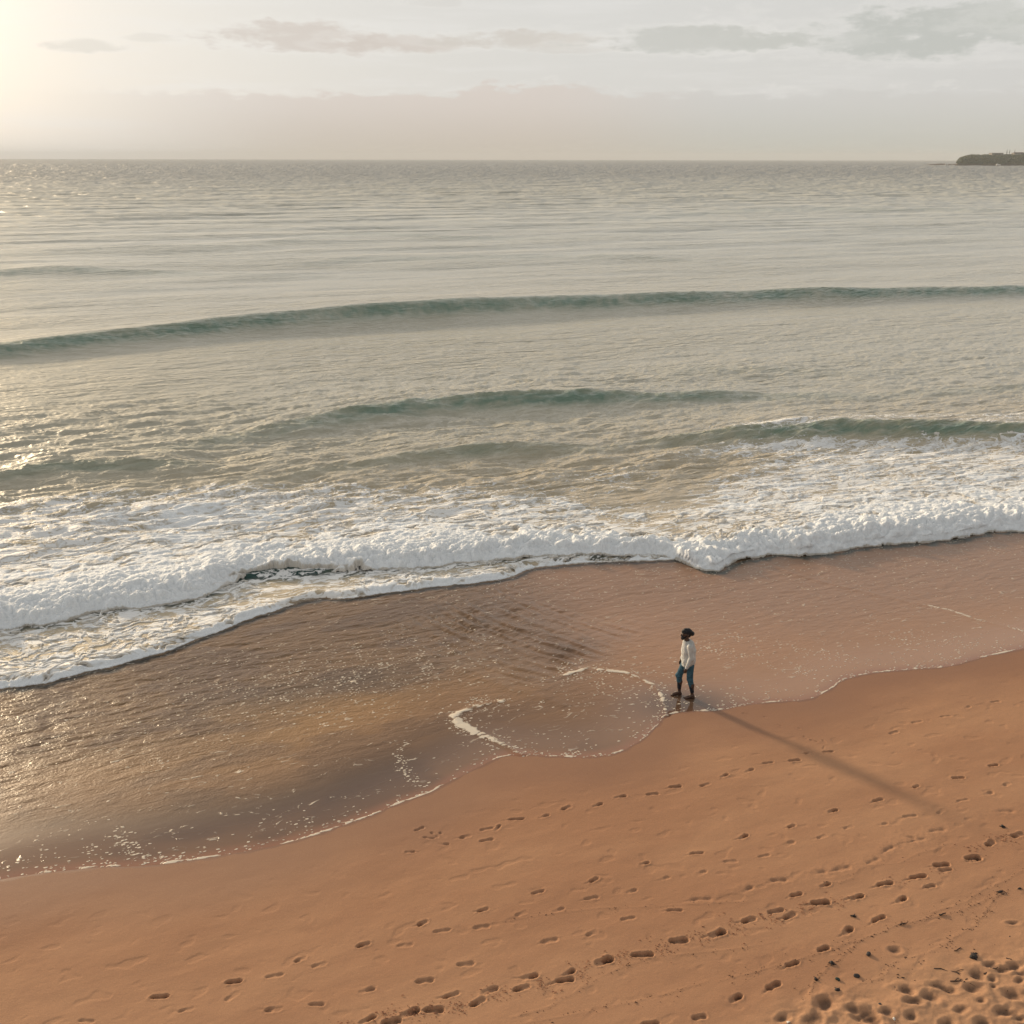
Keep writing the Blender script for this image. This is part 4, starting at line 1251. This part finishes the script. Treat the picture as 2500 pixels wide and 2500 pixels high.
def build_wrack():
    rd = random.Random(4)
    bm = bmesh.new()

    def flake(x, y, r):
        z = sand_at(x, y) + .004
        n = rd.randint(3, 5); a0 = rd.uniform(0, 6.28); el = rd.uniform(1, 2.6)
        ring = [bm.verts.new((x + math.cos(a0 + k * 6.28 / n) * r * el, y + math.sin(a0 + k * 6.28 / n) * r, z + rd.uniform(0, .4) * r)) for k in range(n)]
        top = bm.verts.new((x, y, z + r * rd.uniform(.7, 1.2)))
        for k in range(n): bm.faces.new((ring[k], ring[(k + 1) % n], top))
    dens = (60, 26, 46, 60, 16, 40, 26, 22, 14, 14)
    for ln, dn in zip(TIDE, dens):
        for a, b in zip(ln[:-1], ln[1:]):
            L = math.hypot(b[0] - a[0], b[1] - a[1])
            for _ in range(int(L * dn)):
                k = rd.random()
                w = rd.gauss(0, .022) if rd.random() < .8 else rd.gauss(0, .12)
                x, y = a[0] + (b[0] - a[0]) * k, a[1] + (b[1] - a[1]) * k
                nx, ny = -(b[1] - a[1]) / L, (b[0] - a[0]) / L
                w += .03 * math.sin(k * 9 + L)
                flake(x + nx * w, y + ny * w, rd.choice((.003, .004, .004, .005, .006, .009)))
    for _ in range(220):
        x, y, _z = crC(rd.uniform(900, 2000), rd.uniform(950, 1650))
        flake(x, y, rd.choice((.004, .005, .006, .009, .014)))
    o = bm_obj('wrack_line', bm, mat_plain('brown_wrack', (0.075, 0.042, 0.028), .85, .4, 20), None, False)
    tag(o, 'thin drift lines of dark weed crumbs on the upper sand', 'drift line', kind='stuff')
    # crumbs of sand kicked up along the deep trail
    bm = bmesh.new()
    for (px, py, h, L, dep, soft, wide, rn) in PRINTS:
        if dep < .03 or L < .29: continue
        for _ in range(46):
            r = abs(rd.gauss(.0, .22)) + .10; a = h + math.pi * rd.choice((0, 1)) + rd.gauss(0, .28)
            flake(px + math.cos(a) * (r + .12), py + math.sin(a) * (r + .12) * .8 + rd.gauss(0, .03), rd.choice((.005, .006, .008, .011)))
    m = mat_plain('sand_crumbs', (0.30, 0.135, 0.075), .95, .3, 20)
    o = bm_obj('sand_crumbs', bm, m, None, False)
    tag(o, 'crumbs of damp sand scattered along the deep footprints', 'sand', kind='stuff')
build_wrack()

# ------------------------------------------------------------------ the headland far off on the right
def build_headland():
    base = 3350.0
    pxm = 1 / F_PX

    def far_pt(px, py_water):
        return ground_at(px, py_water, 0.0)
    A = np.array(far_pt(2333, 402.4)[:2]); Bq = np.array(far_pt(2500, 402.4)[:2])
    u = (Bq - A) / np.hypot(*(Bq - A)); n = (A + Bq) / np.hypot(*(A + Bq))      # inland runs away from the beach
    L = np.hypot(*(Bq - A))
    mpp = L / 167.0                                   # metres per pixel there
    prof = np.array([(-3, 0), (0, 5), (3, 11), (8, 15), (18, 19.5), (30, 21.5), (42, 22), (55, 21), (62, 22), (80, 22), (100, 22.3), (130, 22.5), (167, 24), (260, 29), (420, 38), (700, 40)], float) * mpp * 1.03
    us = np.concatenate((np.arange(-6, L * 1.5, 1.6), np.linspace(L * 1.5 + 8, L * 4.0, 120)))
    ws = np.arange(-8, 190, 2.2)
    Wg, Ug = np.meshgrid(ws, us, indexing='ij')
    top = np.interp(Ug, prof[:, 0], prof[:, 1])
    rise = sstep(-4, 16, Wg - 5 * fbm(Ug * .03, Ug * 0, 3, 301))
    Zg = top * rise * (.72 + .28 * sstep(8, 60, Wg)) * (1 - .25 * sstep(90, 190, Wg)) - 3.5 * (1 - rise) + 1.3 * fbm(Ug * .12, Wg * .12, 4, 302) * rise
    Zg = np.where(Ug < -1, Zg - 4, Zg)
    X = A[0] + u[0] * Ug + n[0] * Wg; Y = A[1] + u[1] * Ug + n[1] * Wg
    m, g, b = new_mat('headland_ground')
    p = g.node('ShaderNodeNewGeometry').outputs['Position']
    nz = g.node('ShaderNodeSeparateXYZ'); g.put(nz.inputs[0], p)
    n1 = g.noise(p, .05, 5, .6)
    veg = g.mix(g.step(n1, .3, .7), (0.060, 0.072, 0.032), (0.105, 0.098, 0.045))
    g.put(b.inputs['Base Color'], g.mix(g.step(nz.outputs[2], 1.5, 5.0), (0.10, 0.075, 0.055), veg))
    b.inputs['Roughness'].default_value = .95
    tag(grid_mesh('headland', X, Y, Zg, None, None, m), kind='structure')

    def hz(uu, ww):
        i = np.clip(np.searchsorted(us, uu), 0, len(us) - 1); j = np.clip(np.searchsorted(ws, ww), 0, len(ws) - 1)
        return float(Zg[j, i])

    def world(uu, ww): return A[0] + u[0] * uu + n[0] * ww, A[1] + u[1] * uu + n[1] * ww
    # scrub and low trees reading as one mass
    rd = random.Random(9)
    Vs, Fs = [], []
    bm0 = bmesh.new(); bmesh.ops.create_icosphere(bm0, subdivisions=1, radius=1)
    bv = np.array([v.co[:] for v in bm0.verts]); bf = np.array([[v.index for v in f.verts] for f in bm0.faces]); bm0.free()
    for k in range(2600):
        uu = rd.uniform(0, L * 1.7); ww = rd.uniform(2, 100)
        x, y = world(uu, ww); z = hz(uu, ww)
        if z < 4: continue
        r = rd.uniform(.8, 3.0) * mpp * (1.15 if ww > 30 else .9)
        jit = 1 + .35 * np.array([rd.uniform(-1, 1) for _ in range(len(bv))])[:, None]
        Vs.append(bv * jit * np.array((r * 1.2, r, r * .8)) + np.array((x, y, z + r * .25))); Fs.append(bf + len(bv) * (len(Vs) - 1))
    mv, g, b = new_mat('coastal_scrub')
    p = g.node('ShaderNodeNewGeometry').outputs['Position']
    n1 = g.noise(p, .08, 4, .6)
    g.put(b.inputs['Base Color'], g.mix(g.step(n1, .35, .65), (0.045, 0.062, 0.026), (0.110, 0.105, 0.046)))
    b.inputs['Roughness'].default_value = .95
    o = raw_mesh('coastal_scrub', np.concatenate(Vs), np.concatenate(Fs), mv, None, False)
    tag(o, 'olive scrub covering the far headland', 'scrub', kind='stuff')
    # rock shelf running out from the point
    rockm = mat_plain('shelf_rock', (0.085, 0.062, 0.045), .9, .35, .05)
    a0 = np.array(far_pt(2256, 401.0)[:2]); a1 = np.array(far_pt(2338, 401.5)[:2])
    nn = 150
    tt = np.linspace(0, 1, nn); wv = np.linspace(-7, 7, 15)
    Tq, Wq = np.meshgrid(tt, wv, indexing='ij')
    dirv = (a1 - a0) / np.hypot(*(a1 - a0)); nv = np.array((-dirv[1], dirv[0]))
    hgt = np.interp(Tq, [0, .05, .3, .45, .6, .8, 1], [-.5, .8, 2.2, 3.2, 2.8, 1.8, 3.2]) * (1 + .5 * fbm(Tq * 14, Wq * .2, 3, 303)) * (1 - (np.abs(Wq) / 7.2) ** 2) - .3
    Xr = a0[0] + (a1 - a0)[0] * Tq + nv[0] * Wq; Yr = a0[1] + (a1 - a0)[1] * Tq + nv[1] * Wq
    tag(grid_mesh('rock_shelf', Xr, Yr, hgt, None, None, rockm), 'low brown rock shelf running out to sea from the headland', 'rocks')

    # houses on top
    wall = mat_plain('rendered_wall', (0.34, 0.30, 0.26), .9, .1, .3)
    roofm = mat_plain('tiled_roof', (0.16, 0.13, 0.11), .9, .15, .5)
    glass = mat_plain('window_glass', (0.03, 0.035, 0.04), .1, .1, .5, 0, .5)

    def box(bm, cx, cy, cz, sx, sy, sz):
        bmesh.ops.create_cube(bm, size=1, matrix=Matrix.Translation((cx, cy, cz)) @ Matrix.Diagonal((sx, sy, sz, 1)))

    def zpx(py): return (402.4 - py) * mpp * 1.055

    def house(px0, px1, topm, h, depth, flat, label, wwin):
        u0, u1 = (px0 - 2333) * mpp, (px1 - 2333) * mpp
        uc = (u0 + u1) / 2; w = u1 - u0; wc = 62.0
        x, y = world(uc, wc)
        root = bpy.data.objects.new('house', None); C.objects.link(root)
        root.location = (x, y, topm - h)
        root.rotation_euler = (0, 0, math.atan2(u[1], u[0]))
        tag(root, label, 'house', 'houses on the headland')
        bm = bmesh.new(); wallh = h if flat else h * .62
        box(bm, 0, 0, wallh / 2 - 3, w, depth, wallh + 6)
        wo = bm_obj('wall', bm, wall, root)
        bm = bmesh.new()
        if flat:
            box(bm, 0, 0, h + .35, w + 1.6, depth + 1.6, .7)
        else:
            e = [bm.verts.new(v) for v in ((-w / 2 - 1, -depth / 2 - 1, wallh), (w / 2 + 1, -depth / 2 - 1, wallh), (w / 2 + 1, depth / 2 + 1, wallh), (-w / 2 - 1, depth / 2 + 1, wallh))]
            r0, r1 = bm.verts.new((-w * .32, 0, h)), bm.verts.new((w * .32, 0, h))
            for fc in ((e[0], e[1], r1, r0), (e[2], e[3], r0, r1), (e[1], e[2], r1), (e[3], e[0], r0), (e[3], e[2], e[1], e[0])): bm.faces.new(fc)
        bm_obj('roof', bm, roofm, root)
        for i in range(wwin):
            bm = bmesh.new()
            box(bm, -w / 2 + w * (i + .5) / wwin, -depth / 2 - .05, wallh * .55, w / wwin * .5, .2, wallh * .45)
            bm_obj('window', bm, glass, root)
    house(2413, 2441, zpx(375.2), 3.6 * mpp, 14, True, 'long low flat roofed house on the headland, left of the pines', 5)
    house(2469, 2496, zpx(372.6), 6.5 * mpp, 16, False, 'house with a hipped roof on the headland beside the rightmost pine', 4)

    # tall pines with tiers of level branches
    bark = mat_plain('pine_bark', (0.06, 0.045, 0.035), .95, .2, 1)
    needle = mat_plain('pine_needles', (0.030, 0.042, 0.024), .95, .3, .6)

    def pine(px, topz, h, spread, label):
        uu = (px - 2333) * mpp
        x, y = world(uu, 55.0)
        root = bpy.data.objects.new('pine_tree', None); C.objects.link(root)
        root.location = (x, y, topz - h)
        tag(root, label, 'tree', 'pines on the headland')
        bm = bmesh.new()
        tube(bm, [(0, 0, -4), (0, 0, h * .5), (0, 0, h)], [.45, .28, .06], 7)
        bm_obj('trunk', bm, bark, root)
        bm = bmesh.new()
        for k in range(11):
            f = k / 10; z = h * (.28 + .70 * f); r = spread * (1 - f) ** .8 + .25
            for i in range(7):
                a = i * 2 * math.pi / 7 + k * .6 + rd.uniform(-.2, .2); rr = r * rd.uniform(.7, 1.1)
                p0 = Vector((0, 0, z)); p1 = Vector((math.cos(a) * rr, math.sin(a) * rr, z + rr * .12)); sd = Vector((-math.sin(a), math.cos(a), 0)) * rr * .22
                mid = (p0 + p1) / 2 + Vector((0, 0, -.1))
                vs = [bm.verts.new(v) for v in (p0, mid + sd, p1, mid - sd, mid + Vector((0, 0, .35)))]
                for fc in ((0, 1, 4), (1, 2, 4), (2, 3, 4), (3, 0, 4)): bm.faces.new([vs[q] for q in fc])
        bm_obj('crown', bm, needle, root)
    pine(2453.0, zpx(366.0), 13 * mpp, 2.0 * mpp, 'thin tall pine on the headland, leftmost of the close pair')
    pine(2459.5, zpx(366.6), 12 * mpp, 1.8 * mpp, 'thin tall pine on the headland, right one of the close pair')
    pine(2472.3, zpx(366.4), 11 * mpp, 1.1 * mpp, 'slim pine standing behind the left end of the hipped roof')
    pine(2497.5, zpx(363.5), 14 * mpp, 3.2 * mpp, 'broad dark pine at the right end of the hipped roof')
    # two white bursts of surf at the foot of the rocks
    for px, py, r, lb in ((2310, 401.6, 2.0, 'small white burst of surf against the rock shelf'), (2435, 403.0, 3.0, 'white burst of surf at the foot of the wooded headland')):
        x, y, _ = ground_at(px, py, 0.0)
        bm = bmesh.new()
        for k in range(14):
            q = rd.uniform(.3, .75) * r
            bmesh.ops.create_icosphere(bm, subdivisions=2, radius=q, matrix=Matrix.Translation((rd.gauss(0, r * .8), rd.gauss(0, r * .3), q * .5 + rd.uniform(0, .5) * r)))
        o = bm_obj('surf_burst', bm, SHELLM, None, True)
        o.location = (x, y, -.2)
        tag(o, lb, 'surf')
build_headland()


# ------------------------------------------------------------------ the sea air
def build_haze():
    bm = bmesh.new()
    bmesh.ops.create_cube(bm, size=1, matrix=Matrix.Translation((0, 0, 31.0)) @ Matrix.Diagonal((25600, 25600, 74, 1)))
    m = bpy.data.materials.new('sea_air'); m.use_nodes = True
    t = m.node_tree; t.nodes.clear()
    o = t.nodes.new('ShaderNodeOutputMaterial'); v = t.nodes.new('ShaderNodeVolumePrincipled')
    v.inputs['Color'].default_value = (0.90, 0.92, 0.92, 1); v.inputs['Density'].default_value = 0.00010
    v.inputs['Anisotropy'].default_value = 0.0
    t.links.new(v.outputs[0], o.inputs['Volume'])
    tag(bm_obj('haze', bm, m), kind='stuff')
build_haze()
